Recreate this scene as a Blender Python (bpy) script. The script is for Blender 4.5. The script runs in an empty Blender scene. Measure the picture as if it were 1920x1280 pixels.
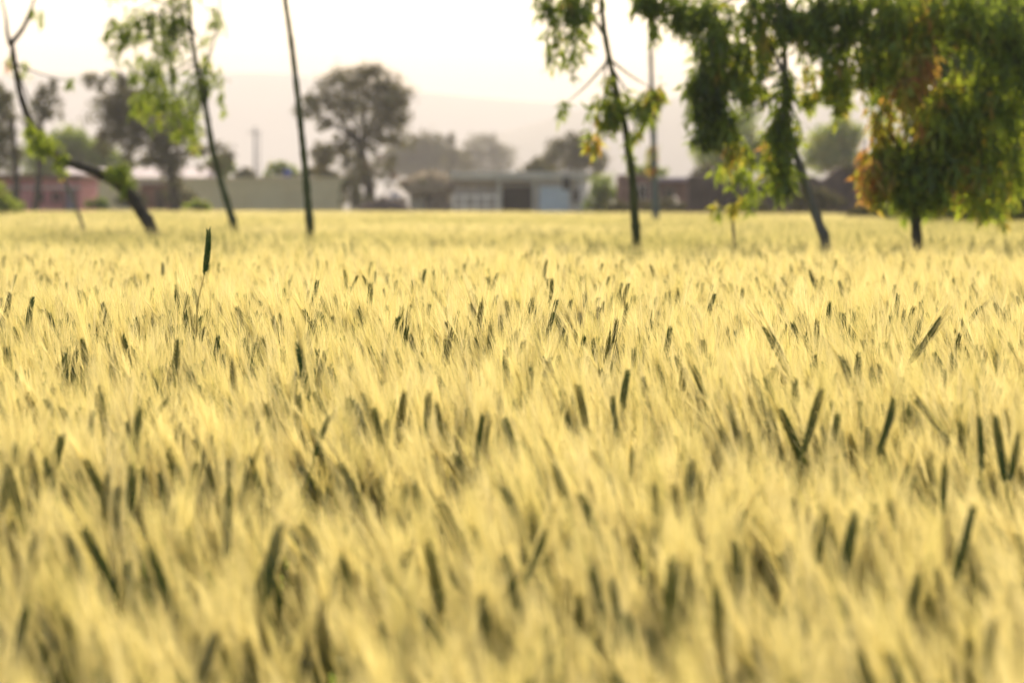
import bpy, math, random
import numpy as np
from mathutils import Vector, Matrix, Euler

sc = bpy.context.scene
R = math.radians
# ------------------------------------------------------------------ camera
FPX = 5333.3            # focal length in photo pixels (100 mm on 36 mm, 1920 wide)
CAM_Z = 1.20
PITCH = math.atan((640 - 385) / FPX)
cam_d = bpy.data.cameras.new("camera")
cam = bpy.data.objects.new("camera", cam_d)
sc.collection.objects.link(cam)
cam.location = (0, 0, CAM_Z)
cam.rotation_euler = (math.pi / 2 - PITCH, 0, 0)
cam_d.lens = 100
cam_d.sensor_width = 36
cam_d.clip_start = 0.05
cam_d.clip_end = 30000
cam_d.dof.use_dof = True
cam_d.dof.focus_distance = 7.25
cam_d.dof.aperture_fstop = 4.4
sc.camera = cam

# ------------------------------------------------------------------ light
SUN_EL, SUN_AZ = 31.0, 3.0      # azimuth: degrees right of the view axis (+Y)
w = bpy.data.worlds.new("World")
sc.world = w
w.use_nodes = True
nt = w.node_tree
nt.nodes.clear()
sky = nt.nodes.new("ShaderNodeTexSky")
sky.sky_type = 'NISHITA'
sky.sun_disc = False
sky.sun_elevation = R(SUN_EL)
sky.sun_rotation = R(SUN_AZ)
sky.air_density = 1.0
sky.dust_density = 4.0
sky.ozone_density = 1.0
bg = nt.nodes.new("ShaderNodeBackground")
bg.inputs[1].default_value = 0.13
wo = nt.nodes.new("ShaderNodeOutputWorld")
nt.links.new(sky.outputs[0], bg.inputs[0])
nt.links.new(bg.outputs[0], wo.inputs[0])

sl = bpy.data.lights.new("sun", 'SUN')
sl.energy = 4.4
sl.angle = R(0.5)
sl.color = (1.0, 0.84, 0.61)
so = bpy.data.objects.new("sun", sl)
sc.collection.objects.link(so)
sd = Vector((math.sin(R(SUN_AZ)) * math.cos(R(SUN_EL)), math.cos(R(SUN_AZ)) * math.cos(R(SUN_EL)), math.sin(R(SUN_EL))))
so.rotation_euler = sd.to_track_quat('Z', 'Y').to_euler()
so.location = (0, 0, 20)

sc.view_settings.view_transform = 'Standard'
sc.view_settings.look = 'None'
sc.view_settings.exposure = 0.76
sc.view_settings.gamma = 1
sc.view_settings.use_curve_mapping = False
sc.render.engine = 'CYCLES'
sc.cycles.max_bounces = 10
sc.cycles.diffuse_bounces = 6
sc.cycles.transmission_bounces = 6
sc.cycles.volume_bounces = 1
sc.cycles.use_denoising = True
sc.cycles.caustics_reflective = False
sc.cycles.caustics_refractive = False

rng = np.random.default_rng(11)
random.seed(11)

# ------------------------------------------------------------------ helpers
CT, ST = math.cos(PITCH), math.sin(PITCH)


def P(px, py, d):
    """world point seen at photo pixel (px,py) at ground distance d ahead"""
    u = (px - 960) / FPX
    v = (640 - py) / FPX
    y = CT + v * ST
    z = -ST + v * CT
    k = d / y
    return Vector((u * k, d, CAM_Z + z * k))


def px_of(x, y, z):
    dx, dy, dz = x, y, z - CAM_Z
    f = dy * CT - dz * ST
    up = dy * ST + dz * CT
    return 960 + FPX * dx / f, 640 - FPX * up / f


def link(o):
    sc.collection.objects.link(o)
    return o


def tag(o, label=None, cat=None, group=None, kind=None):
    if label: o['label'] = label
    if cat: o['category'] = cat
    if group: o['group'] = group
    if kind: o['kind'] = kind
    return o


def empty(name, loc=(0, 0, 0), rz=0.0):
    o = bpy.data.objects.new(name, None)
    o.empty_display_size = 0.2
    o.location = loc
    o.rotation_euler = (0, 0, rz)
    return link(o)


class MB:
    """collects vertices, faces, a tint per vertex and a material per face"""
    def __init__(s):
        s.v, s.f, s.t, s.m = [], [], [], []
        s.n = 0

    def add(s, verts, faces, tint=0.5, mat=0):
        verts = np.asarray(verts, float).reshape(-1, 3)
        b = s.n
        s.v.append(verts)
        s.f += [tuple(int(i) + b for i in f) for f in faces]
        s.m += [mat] * len(faces)
        s.t.append(np.full(len(verts), tint, float) if np.isscalar(tint) else np.asarray(tint, float))
        s.n += len(verts)

    def box(s, c, size, rz=0.0, tint=0.5, mat=0, bev=0.0):
        x, y, z = np.array(size) / 2.0
        if bev > 0:
            b = bev
            ring = [(x - b, y), (x, y - b), (x, -y + b), (x - b, -y), (-x + b, -y), (-x, -y + b), (-x, y - b), (-x + b, y)]
            p = [(q[0], q[1], -z) for q in ring] + [(q[0], q[1], z - b) for q in ring] + [(q[0] * (1 - b / x), q[1] * (1 - b / y), z) for q in ring]
            F = [tuple(range(8))] + [tuple(range(23, 15, -1))]
            for L in (0, 8):
                for i in range(8):
                    j = (i + 1) % 8
                    F.append((L + j, L + i, L + 8 + i, L + 8 + j))
        else:
            p = [(-x, -y, -z), (x, -y, -z), (x, y, -z), (-x, y, -z), (-x, -y, z), (x, -y, z), (x, y, z), (-x, y, z)]
            F = [(0, 3, 2, 1), (4, 5, 6, 7), (0, 1, 5, 4), (1, 2, 6, 5), (2, 3, 7, 6), (3, 0, 4, 7)]
        p = np.array(p)
        c_, s_ = math.cos(rz), math.sin(rz)
        q = p.copy()
        q[:, 0] = p[:, 0] * c_ - p[:, 1] * s_
        q[:, 1] = p[:, 0] * s_ + p[:, 1] * c_
        s.add(q + np.array(c), F, tint, mat)
        return s

    def tube(s, pts, rads, sides=6, tint=0.5, mat=0, cap=True):
        pts = [Vector(p) for p in pts]
        n = len(pts)
        V = []
        ref = Vector((0.13, 1, 0.21)).normalized()
        for i, p in enumerate(pts):
            d = (pts[min(i + 1, n - 1)] - pts[max(i - 1, 0)])
            d = d.normalized() if d.length > 1e-9 else Vector((0, 0, 1))
            a = d.cross(ref)
            if a.length < 0.1: a = d.cross(Vector((1, 0, 0)))
            a.normalize()
            b = d.cross(a)
            for k in range(sides):
                t = 2 * math.pi * k / sides
                V.append(p + (a * math.cos(t) + b * math.sin(t)) * rads[i])
        F = []
        for i in range(n - 1):
            for k in range(sides):
                k2 = (k + 1) % sides
                F.append((i * sides + k, i * sides + k2, (i + 1) * sides + k2, (i + 1) * sides + k))
        if cap:
            F.append(tuple(range(sides - 1, -1, -1)))
            F.append(tuple((n - 1) * sides + k for k in range(sides)))
        s.add([tuple(q) for q in V], F, tint, mat)
        return s

    def mesh(s, name, mats, smooth=False):
        me = bpy.data.meshes.new(name)
        V = np.concatenate(s.v) if s.v else np.zeros((0, 3))
        me.from_pydata(V.tolist(), [], s.f)
        for m in mats: me.materials.append(m)
        me.polygons.foreach_set("material_index", np.array(s.m, dtype=np.int32))
        if smooth: me.polygons.foreach_set("use_smooth", np.ones(len(s.f), dtype=bool))
        a = me.attributes.new("tint", 'FLOAT', 'POINT')
        a.data.foreach_set("value", np.concatenate(s.t).astype(np.float32))
        me.update()
        return me

    def obj(s, name, mats, parent=None, smooth=False):
        if not isinstance(mats, (list, tuple)): mats = [mats]
        o = link(bpy.data.objects.new(name, s.mesh(name, mats, smooth)))
        if parent: o.parent = parent
        return o


def smooth_path(pts, n=6):
    """Catmull-Rom through the points"""
    P_ = [Vector(p) for p in pts]
    P_ = [P_[0] * 2 - P_[1]] + P_ + [P_[-1] * 2 - P_[-2]]
    out = []
    for i in range(1, len(P_) - 2):
        a, b, c, d = P_[i - 1], P_[i], P_[i + 1], P_[i + 2]
        for k in range(n):
            t = k / n
            out.append(0.5 * ((2 * b) + (c - a) * t + (2 * a - 5 * b + 4 * c - d) * t * t + (3 * b - a - 3 * c + d) * t ** 3))
    out.append(P_[-2])
    return out


def vnoise(x, y, seed=0):
    x = np.asarray(x, float); y = np.asarray(y, float)
    xi = np.floor(x).astype(np.int64); yi = np.floor(y).astype(np.int64)
    fx = x - xi; fy = y - yi
    fx = fx * fx * (3 - 2 * fx); fy = fy * fy * (3 - 2 * fy)

    def h(i, j):
        n = (i * 374761393 + j * 668265263 + seed * 982451653) & 0x7fffffff
        n = ((n ^ (n >> 13)) * 1274126177) & 0x7fffffff
        return ((n ^ (n >> 16)) & 0xffff) / 65535.0
    return (h(xi, yi) * (1 - fx) + h(xi + 1, yi) * fx) * (1 - fy) + (h(xi, yi + 1) * (1 - fx) + h(xi + 1, yi + 1) * fx) * fy


# ------------------------------------------------------------------ materials
def new_mat(name):
    m = bpy.data.materials.new(name)
    m.use_nodes = True
    m.node_tree.nodes.clear()
    return m, m.node_tree


def ramp(nt, stops):
    r = nt.nodes.new("ShaderNodeValToRGB")
    e = r.color_ramp.elements
    while len(e) < len(stops): e.new(0.5)
    for i, (p, c) in enumerate(stops):
        e[i].position = p
        e[i].color = (*c, 1)
    return r


def leafy(name, stops, trans=0.5, gloss=0.06, rough=0.45, rnd=0.35, tgain=(1, 1, 1)):
    """thin plant matter: diffuse + light coming through + a little gloss; colour from the
    tint attribute and a random value per plant"""
    m, nt = new_mat(name)
    N = nt.nodes.new
    at = N("ShaderNodeAttribute"); at.attribute_name = "tint"
    oi = N("ShaderNodeObjectInfo")
    ma = N("ShaderNodeMath"); ma.operation = 'MULTIPLY_ADD'
    nt.links.new(oi.outputs["Random"], ma.inputs[0]); ma.inputs[1].default_value = rnd
    nt.links.new(at.outputs["Fac"], ma.inputs[2])
    sb = N("ShaderNodeMath"); sb.operation = 'SUBTRACT'
    nt.links.new(ma.outputs[0], sb.inputs[0]); sb.inputs[1].default_value = rnd / 2
    r = ramp(nt, stops)
    nt.links.new(sb.outputs[0], r.inputs[0])
    di = N("ShaderNodeBsdfDiffuse"); tr = N("ShaderNodeBsdfTranslucent")
    nt.links.new(r.outputs[0], di.inputs[0])
    mu = N("ShaderNodeMix"); mu.data_type = 'RGBA'; mu.blend_type = 'MULTIPLY'
    mu.inputs[0].default_value = 1
    nt.links.new(r.outputs[0], mu.inputs[6]); mu.inputs[7].default_value = (*tgain, 1)
    nt.links.new(mu.outputs[2], tr.inputs[0])
    mx = N("ShaderNodeMixShader"); mx.inputs[0].default_value = trans
    nt.links.new(di.outputs[0], mx.inputs[1]); nt.links.new(tr.outputs[0], mx.inputs[2])
    gl = N("ShaderNodeBsdfGlossy"); gl.inputs["Roughness"].default_value = rough
    gl.inputs[0].default_value = (1, 1, 1, 1)
    mg = N("ShaderNodeMixShader"); mg.inputs[0].default_value = gloss
    nt.links.new(mx.outputs[0], mg.inputs[1]); nt.links.new(gl.outputs[0], mg.inputs[2])
    out = N("ShaderNodeOutputMaterial")
    nt.links.new(mg.outputs[0], out.inputs[0])
    return m


def solid(name, c1, c2, scale=2.0, rough=0.85, bump=0.3, detail=6, metal=0.0, stretch=(1, 1, 1)):
    """two-tone noisy surface with bump"""
    m, nt = new_mat(name)
    N = nt.nodes.new
    tc = N("ShaderNodeTexCoord")
    mp = N("ShaderNodeMapping"); mp.inputs["Scale"].default_value = stretch
    nt.links.new(tc.outputs["Object"], mp.inputs[0])
    no = N("ShaderNodeTexNoise"); no.inputs["Scale"].default_value = scale; no.inputs["Detail"].default_value = detail
    no.inputs["Roughness"].default_value = 0.65
    nt.links.new(mp.outputs[0], no.inputs[0])
    r = ramp(nt, [(0.35, c1), (0.65, c2)])
    nt.links.new(no.outputs[0], r.inputs[0])
    p = N("ShaderNodeBsdfPrincipled")
    nt.links.new(r.outputs[0], p.inputs["Base Color"])
    p.inputs["Roughness"].default_value = rough
    p.inputs["Metallic"].default_value = metal
    p.inputs["Specular IOR Level"].default_value = 0.15
    n2 = N("ShaderNodeTexNoise"); n2.inputs["Scale"].default_value = scale * 6; n2.inputs["Detail"].default_value = 5
    nt.links.new(mp.outputs[0], n2.inputs[0])
    b = N("ShaderNodeBump"); b.inputs["Strength"].default_value = bump; b.inputs["Distance"].default_value = 0.05
    nt.links.new(n2.outputs[0], b.inputs["Height"])
    nt.links.new(b.outputs[0], p.inputs["Normal"])
    out = N("ShaderNodeOutputMaterial")
    nt.links.new(p.outputs[0], out.inputs[0])
    return m


M = {}
M['awn'] = leafy("awn", [(0.0, (0.50, 0.455, 0.14)), (0.5, (0.74, 0.632, 0.235)), (1.0, (0.87, 0.765, 0.37))], 0.68, 0.09, 0.3, 0.5)
M['ear'] = leafy("ear", [(0.0, (0.085, 0.17, 0.035)), (0.45, (0.20, 0.25, 0.06)), (1.0, (0.50, 0.42, 0.16))], 0.38, 0.03, 0.5, 0.7)
M['stem'] = leafy("stem", [(0.0, (0.26, 0.34, 0.08)), (0.5, (0.50, 0.50, 0.16)), (1.0, (0.68, 0.55, 0.22))], 0.35, 0.02, 0.4, 0.6)
M['blade'] = leafy("blade", [(0.0, (0.15, 0.26, 0.035)), (0.5, (0.38, 0.43, 0.09)), (1.0, (0.68, 0.56, 0.20))], 0.5, 0.015, 0.4, 0.8)
M['leaf_green'] = leafy("leaf_green", [(0.0, (0.07, 0.10, 0.02)), (0.45, (0.18, 0.25, 0.035)), (0.7, (0.32, 0.40, 0.04)), (0.86, (0.48, 0.38, 0.07)), (1.0, (0.52, 0.24, 0.08))], 0.6, 0.025, 0.4, 0.0, (1.25, 1.2, .9))
M['leaf_dull'] = leafy("leaf_dull", [(0.0, (0.05, 0.055, 0.022)), (0.5, (0.15, 0.13, 0.04)), (0.85, (0.20, 0.22, 0.06)), (1.0, (0.24, 0.13, 0.06))], 0.35, 0.03, 0.5, 0.0)
M['bark'] = solid("bark", (0.035, 0.03, 0.022), (0.10, 0.085, 0.06), 8, 0.9, 0.6, stretch=(1, 1, .25))
M['bark_pale'] = solid("bark_pale", (0.12, 0.11, 0.085), (0.24, 0.22, 0.17), 6, 0.85, 0.5, stretch=(1, 1, .25))
M['bark_grey'] = solid("bark_grey", (0.10, 0.12, 0.11), (0.20, 0.22, 0.19), 6, 0.85, 0.4, stretch=(1, 1, .25))
M['bark_green'] = solid("bark_green", (0.055, 0.065, 0.025), (0.13, 0.14, 0.06), 6, 0.85, 0.5, stretch=(1, 1, .25))

# ------------------------------------------------------------------ ground and hills
def ground_z(y):
    """the ground falls away a little towards the camera"""
    return np.interp(y, [-60, 0, 2.5, 3.2, 4.0, 4.6, 6.0, 8.0], [-.34, -.31, -.26, -.20, -.13, -.08, -.03, 0.0])


gm = solid("soil", (0.10, 0.085, 0.04), (0.20, 0.16, 0.08), 0.7, 0.95, 0.5)
g = MB()
ys = [-60, 0, 2.5, 3.2, 4.0, 4.6, 6.0, 8.0, 40, 120, 400, 1500, 5200]
xs = [-3000, -800, -200, -50, -10, 10, 50, 200, 800, 3000]
V = [(x, y, float(ground_z(y))) for y in ys for x in xs]
F = []
for j in range(len(ys) - 1):
    for i in range(len(xs) - 1):
        a = j * len(xs) + i
        F.append((a, a + 1, a + 1 + len(xs), a + len(xs)))
g.add(V, F)
tag(g.obj("ground", gm), kind='structure')

hm = solid("hill_scrub", (0.10, 0.11, 0.07), (0.17, 0.16, 0.11), 0.01, 0.95, 0.0)


def hills(name, Y, depth, prof, seed, xw):
    """prof: (photo x, photo y of the ridge) list"""
    nx, ny = 120, 16
    X = np.linspace(-xw, xw, nx)
    pxs = np.array([p[0] for p in prof], float); pys = np.array([p[1] for p in prof], float)
    V = []
    for j in range(ny):
        t = j / (ny - 1)
        y = Y - depth * 0.5 + depth * t
        env = math.sin(math.pi * min(1, t * 1.0)) ** 0.8 if 0 < t < 1 else 0
        for x in X:
            ppx = 960 + FPX * x / Y
            ry = np.interp(ppx, pxs, pys)
            h = (385 - ry) / FPX * Y + CAM_Z
            h *= 0.97 + 0.06 * float(vnoise(x / 160.0, y / 200.0, seed)) + 0.02 * float(vnoise(x / 50.0, y / 70.0, seed + 1))
            V.append((x, y, h * env - 0.5))
    F = []
    for j in range(ny - 1):
        for i in range(nx - 1):
            a = j * nx + i
            F.append((a, a + 1, a + 1 + nx, a + nx))
    m = MB(); m.add(V, F)
    return tag(m.obj(name, hm, smooth=True), kind='structure')


hills("hills", 4200, 900, [(-2500, 200), (-600, 165), (0, 140), (560, 148), (760, 176), (1000, 197), (1200, 200), (1500, 235), (2200, 250), (4000, 230)], 3, 2600)
hills("hills", 2800, 600, [(-2500, 380), (700, 384), (860, 272), (1000, 232), (1120, 200), (1300, 185), (1500, 190), (1900, 180), (2600, 230), (4000, 300)], 9, 1900)

# ------------------------------------------------------------------ wheat parts
EAR_L = 0.092


def ear_parts(r, keep=1.0):
    """an ear along +Z from the origin, and its awns; curved slightly"""
    E, A = MB(), MB()
    bend = r.uniform(-0.25, 0.25)
    L = EAR_L * r.uniform(0.88, 1.12)

    def axis(t):
        return Vector((bend * L * t * t * 0.5, 0, L * t)), Vector((bend * t, 0, 1)).normalized()
    n = 11
    for i in range(n * 2):
        t = 0.02 + 0.93 * i / (n * 2 - 1)
        c, d = axis(t)
        sgn = 1 if i % 2 else -1
        wdt = (0.55 + 0.9 * math.sin(math.pi * min(1, 0.12 + t * 0.86)) ** 0.7)
        for q in (-1, 0, 1):
            out = Vector((sgn * (0.0024 if q == 0 else 0.0018), q * 0.0023, 0)) * wdt
            sp = (Vector((sgn * 0.22, q * 0.20, 1)) + Vector((r.uniform(-.1, .1), r.uniform(-.1, .1), 0))).normalized()
            sp = (sp + Vector((bend * t, 0, 0))).normalized()
            l = 0.0125 * (0.8 + 0.3 * wdt * 0.7)
            a = sp.cross(Vector((0.3, 1, 0.1))).normalized(); b = sp.cross(a)
            base = c + out
            w_ = 0.0019 * wdt
            V = [base] + [base + sp * l * 0.42 + (a * math.cos(k * 1.5708) + b * math.sin(k * 1.5708)) * w_ for k in range(4)] + [base + sp * l]
            F = [(0, 2, 1), (0, 3, 2), (0, 4, 3), (0, 1, 4), (5, 1, 2), (5, 2, 3), (5, 3, 4), (5, 4, 1)]
            E.add([tuple(v) for v in V], F, 0.42 + r.uniform(-.12, .16))
            for rep_ in range((1 if q != 0 or i % 2 else 0) + (1 if r.random() < .4 else 0)):
                # awns from the floret tip
                if r.random() > keep: continue
                tip = base + sp * l * 0.9
                al = r.uniform(0.065, 0.115) * (1.0 - 0.25 * t)
                dirn = (Vector((sgn * r.uniform(.03, .17), q * r.uniform(.02, .15), 1)) + Vector((bend * t, 0, 0))).normalized()
                side = dirn.cross(Vector((r.uniform(-1, 1), r.uniform(-1, 1), 0.01))).normalized()
                cur = Vector((sgn * 0.05 + r.uniform(-.06, .06), r.uniform(-.06, .06), 0))
                w0 = 0.00047
                p1 = tip + dirn * al * 0.5
                p2 = tip + (dirn + cur).normalized() * al
                VV = [tip - side * w0, tip + side * w0, p1 + side * w0 * 0.8, p1 - side * w0 * 0.8, p2 + side * w0 * .3, p2 - side * w0 * .3]
                A.add([tuple(v) for v in VV], [(0, 1, 2, 3), (3, 2, 4, 5)], 0.5 + r.uniform(-.3, .35))
    E.tube([axis(t)[0] for t in (0, .33, .66, 1)], [0.0018, 0.0016, 0.0014, 0.0005], 4, 0.4)
    return E, A


def blade(mb, base, az, length, width, droop, tint, segs=5):
    """a grass blade leaving the stem and arching over"""
    V, T = [], []
    d = Vector((math.cos(az), math.sin(az), 0)); s_ = Vector((-math.sin(az), math.cos(az), 0))
    p = Vector(base); ang = 1.25
    for k in range(segs + 1):
        t = k / segs
        wd = width * math.sin(math.pi * min(1, 0.25 + 0.75 * t)) ** 0.8 if k < segs else 0.0003
        V += [p - s_ * wd / 2, p + s_ * wd / 2]
        T += [tint + t * 0.25] * 2
        p = p + (d * math.cos(ang) + Vector((0, 0, 1)) * math.sin(ang)) * (length / segs)
        ang -= droop / segs
    F = [(2 * k, 2 * k + 1, 2 * k + 3, 2 * k + 2) for k in range(segs)]
    mb.add([tuple(v) for v in V], F, T)


def xf(mb, M4):
    """transformed copy"""
    o = MB()
    V = np.concatenate(mb.v)
    A = np.array(M4)
    V = V @ A[:3, :3].T + A[:3, 3]
    o.v = [V]; o.f = list(mb.f); o.m = list(mb.m); o.t = list(mb.t); o.n = mb.n
    return o


NV = 13
STALKS = []
for vi in range(NV):
    r = random.Random(100 + vi)
    E, A = ear_parts(r, 1.0 if vi < 10 else 0.3)
    H = 0.75 if vi < 10 else 0.775
    # lean of the ear: mostly up and a bit to the left
    nod = r.choice([0.10, 0.18, 0.28, 0.38, 0.5, 0.22])
    azn = r.uniform(-0.9, 0.9) + (math.pi if r.random() < 0.78 else 0)
    off = Vector((math.cos(azn), math.sin(azn), 0))
    path = [Vector((0, 0, 0)), off * 0.01 + Vector((0, 0, 0.25)), off * 0.03 + Vector((0, 0, 0.5)), off * (0.055 + 0.02 * nod) + Vector((0, 0, 0.69)), off * (0.07 + 0.10 * nod) + Vector((0, 0, H))]
    sp = smooth_path(path, 3)
    tang = (off * math.sin(nod) + Vector((0, 0, 1)) * math.cos(nod)).normalized()
    q = tang.to_track_quat('Z', 'Y') @ Euler((0, 0, r.uniform(0, 6.28))).to_quaternion()
    M4 = Matrix.Translation(sp[-1]) @ q.to_matrix().to_4x4()
    S = MB(); S.tube(sp, [0.0021 - 0.0009 * i / (len(sp) - 1) for i in range(len(sp))], 4, [0.15 + 0.6 * (i // 4) / len(sp) for i in range(4 * len(sp))], cap=False)
    BL = []
    for z, ln, wd in ((0.60, r.uniform(.13, .19), .010), (0.42, r.uniform(.18, .26), .011), (0.24, r.uniform(.16, .26), .010)):
        B = MB(); BL.append(B)
        blade(B, (off.x * 0.05 * z, off.y * 0.05 * z, z), r.uniform(0, 6.28), ln, wd, r.uniform(0.6, 2.3), 0.25 + 0.25 * z)
    STALKS.append(dict(stem=S, ear=xf(E, M4), awns=xf(A, M4), leaves=BL, ear0=E, awns0=A, top=sp[-1]))

# coarse patch (1 m x 1 m) for the far field
def far_patch(seed, n=230, tone0=0.0):
    r = random.Random(seed)
    m = MB()
    for k in range(n):
        x, y = r.uniform(-.5, .5), r.uniform(-.5, .5)
        h = 0.75 + r.gauss(0, .042)
        nod = r.uniform(0, .45); az = r.uniform(-0.9, 0.9) + (math.pi if r.random() < 0.78 else 0)
        t = Vector((math.cos(az) * math.sin(nod), math.sin(az) * math.sin(nod), math.cos(nod)))
        bald = r.random() < .20
        if bald: h += .03
        b = Vector((x, y, h)); tone = (r.uniform(-.1, .4) if bald else r.uniform(.1, .85)) + tone0
        m.tube([b, b + t * EAR_L * .45, b + t * EAR_L], [0.0030, 0.0050, 0.0018], 4, tone, 1)
        m.tube([(x - t.x * .1, y - t.y * .1, 0), (x - t.x * .05, y - t.y * .05, .55), b], [0.002, 0.0018, 0.0014], 3, 0.5, 2, cap=False)
        for a in range(3 if bald else 13):
            tt = r.uniform(.1, 1)
            s = b + t * EAR_L * tt
            d = (t + Vector((r.uniform(-.25, .25), r.uniform(-.25, .25), 0))).normalized()
            e = s + d * r.uniform(.07, .105)
            sd_ = d.cross(Vector((r.uniform(-1, 1), r.uniform(-1, 1), 0.01))).normalized()
            w0 = 0.00048
            m.add([tuple(s - sd_ * w0), tuple(s + sd_ * w0), tuple(e + sd_ * w0 * .4), tuple(e - sd_ * w0 * .4)], [(0, 1, 2, 3)], 0.45 + tone0 * 1.2 + r.uniform(-.35, .35), 0)
        if r.random() < .9 - tone0:
            i0 = m.n
            mm = MB(); blade(mm, (x, y, r.uniform(.35, .62)), r.uniform(0, 6.28), r.uniform(.13, .24), .011, r.uniform(.6, 2.3), r.uniform(.1, .5), 3)
            m.add(np.concatenate(mm.v), mm.f, np.concatenate(mm.t), 3)
    return m


WM = [M['awn'], M['ear'], M['stem'], M['blade']]


def field_end(x, y):
    """far edge of the crop (distance) as a function of bearing"""
    px = 960 + FPX * x / np.maximum(y, 1)
    return np.interp(px, [-400, 0, 640, 1100, 1560, 1640, 1700, 2400], [150, 150, 125, 100, 80, 60, 46, 40])


# gaps in the crop: (x, y, radius)
g1 = P(545, 930, 4.3); g2 = P(1790, 930, 4.4); g3 = P(1480, 890, 4.6)
GAPS = [(g1.x, 4.3, .20), (g2.x, 4.4, .15), (g3.x, 4.6, .1), (g1.x + .1, 4.0, .12)]
DENS = 375
NEAR_END = 15.0
A_, B_ = 1.9, NEAR_END
# candidate stalk positions
pts = []
nrow = int((NEAR_END + 2) * 9 * DENS)
yy = rng.uniform(A_, NEAR_END, nrow * 3)
xx = rng.uniform(-4.5, 4.5, nrow * 3)
tot = (NEAR_END - A_) * 9.0
keepn = int(DENS * tot)
yy, xx = yy[:keepn], xx[:keepn]
k = np.abs(xx) < 0.185 * yy + 0.65
xx, yy = xx[k], yy[k]
hh = (vnoise(xx * 1.3 + 40, yy * 1.3, 5) - .5) * 0.06 + (vnoise(xx * 4 + 7, yy * 4, 6) - .5) * 0.06 + np.clip(rng.normal(0, 0.042, len(xx)), -.12, .085)
keep = vnoise(xx * 2.2, yy * 2.2, 8) + rng.uniform(-.5, .5, len(xx)) > -0.16
for gx, gy, gr in GAPS:
    d = np.hypot(xx - gx, (yy - gy) * 0.8)
    keep &= ~((d < gr) & (rng.uniform(0, 1, len(xx)) < 0.65))
    hh -= 0.08 * np.exp(-(d / gr) ** 2)
xx, yy, hh = xx[keep], yy[keep], hh[keep]
var = np.where(rng.uniform(0, 1, len(xx)) < np.interp(yy, [3, 4.5, 6, 7.5], [.95, .90, .78, .66]), rng.integers(0, 10, len(xx)), rng.integers(10, NV, len(xx)))
rot = rng.normal(0, 0.55, len(xx))
leanx = rng.normal(0, 0.05, len(xx)); leany = rng.normal(0, 0.05, len(xx))
scl = (0.84 + hh) / 0.84

# in frame and nearest: individual stalks
gz = ground_z(yy)
topx, topy = px_of(xx, yy, 0.80 * scl + gz)
inview = (topx > -40) & (topx < 1960) & (topy < 1330)
order = np.argsort(np.where(inview, yy, 1e9))
N_IND = 250
ind = order[:N_IND]
mask = np.ones(len(xx), bool); mask[ind] = False

MESH = []
for vi, s in enumerate(STALKS):
    MESH.append(dict(stem=s['stem'].mesh("stem", [M['stem']], True), ear=s['ear'].mesh("ear", [M['ear']]),
                     awns=s['awns'].mesh("awns", [M['awn']]), leaves=[q.mesh("leaf", [M['blade']], True) for q in s['leaves']]))
for i in ind:
    root = empty("wheat_stalk", (xx[i], yy[i], gz[i]))
    root.rotation_euler = (leanx[i], leany[i], rot[i])
    root.scale = (1, 1, scl[i])
    tag(root, "soft blurred golden wheat stalk in the nearest rows of the field", "wheat stalk", "wheat stalks in the nearest rows")
    mm = MESH[var[i]]
    st = link(bpy.data.objects.new("stem", mm['stem'])); st.parent = root
    ea = link(bpy.data.objects.new("ear", mm['ear'])); ea.parent = root
    aw = link(bpy.data.objects.new("awns", mm['awns'])); aw.parent = ea
    for q in mm['leaves']:
        lf = link(bpy.data.objects.new("leaf", q)); lf.parent = root

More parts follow.
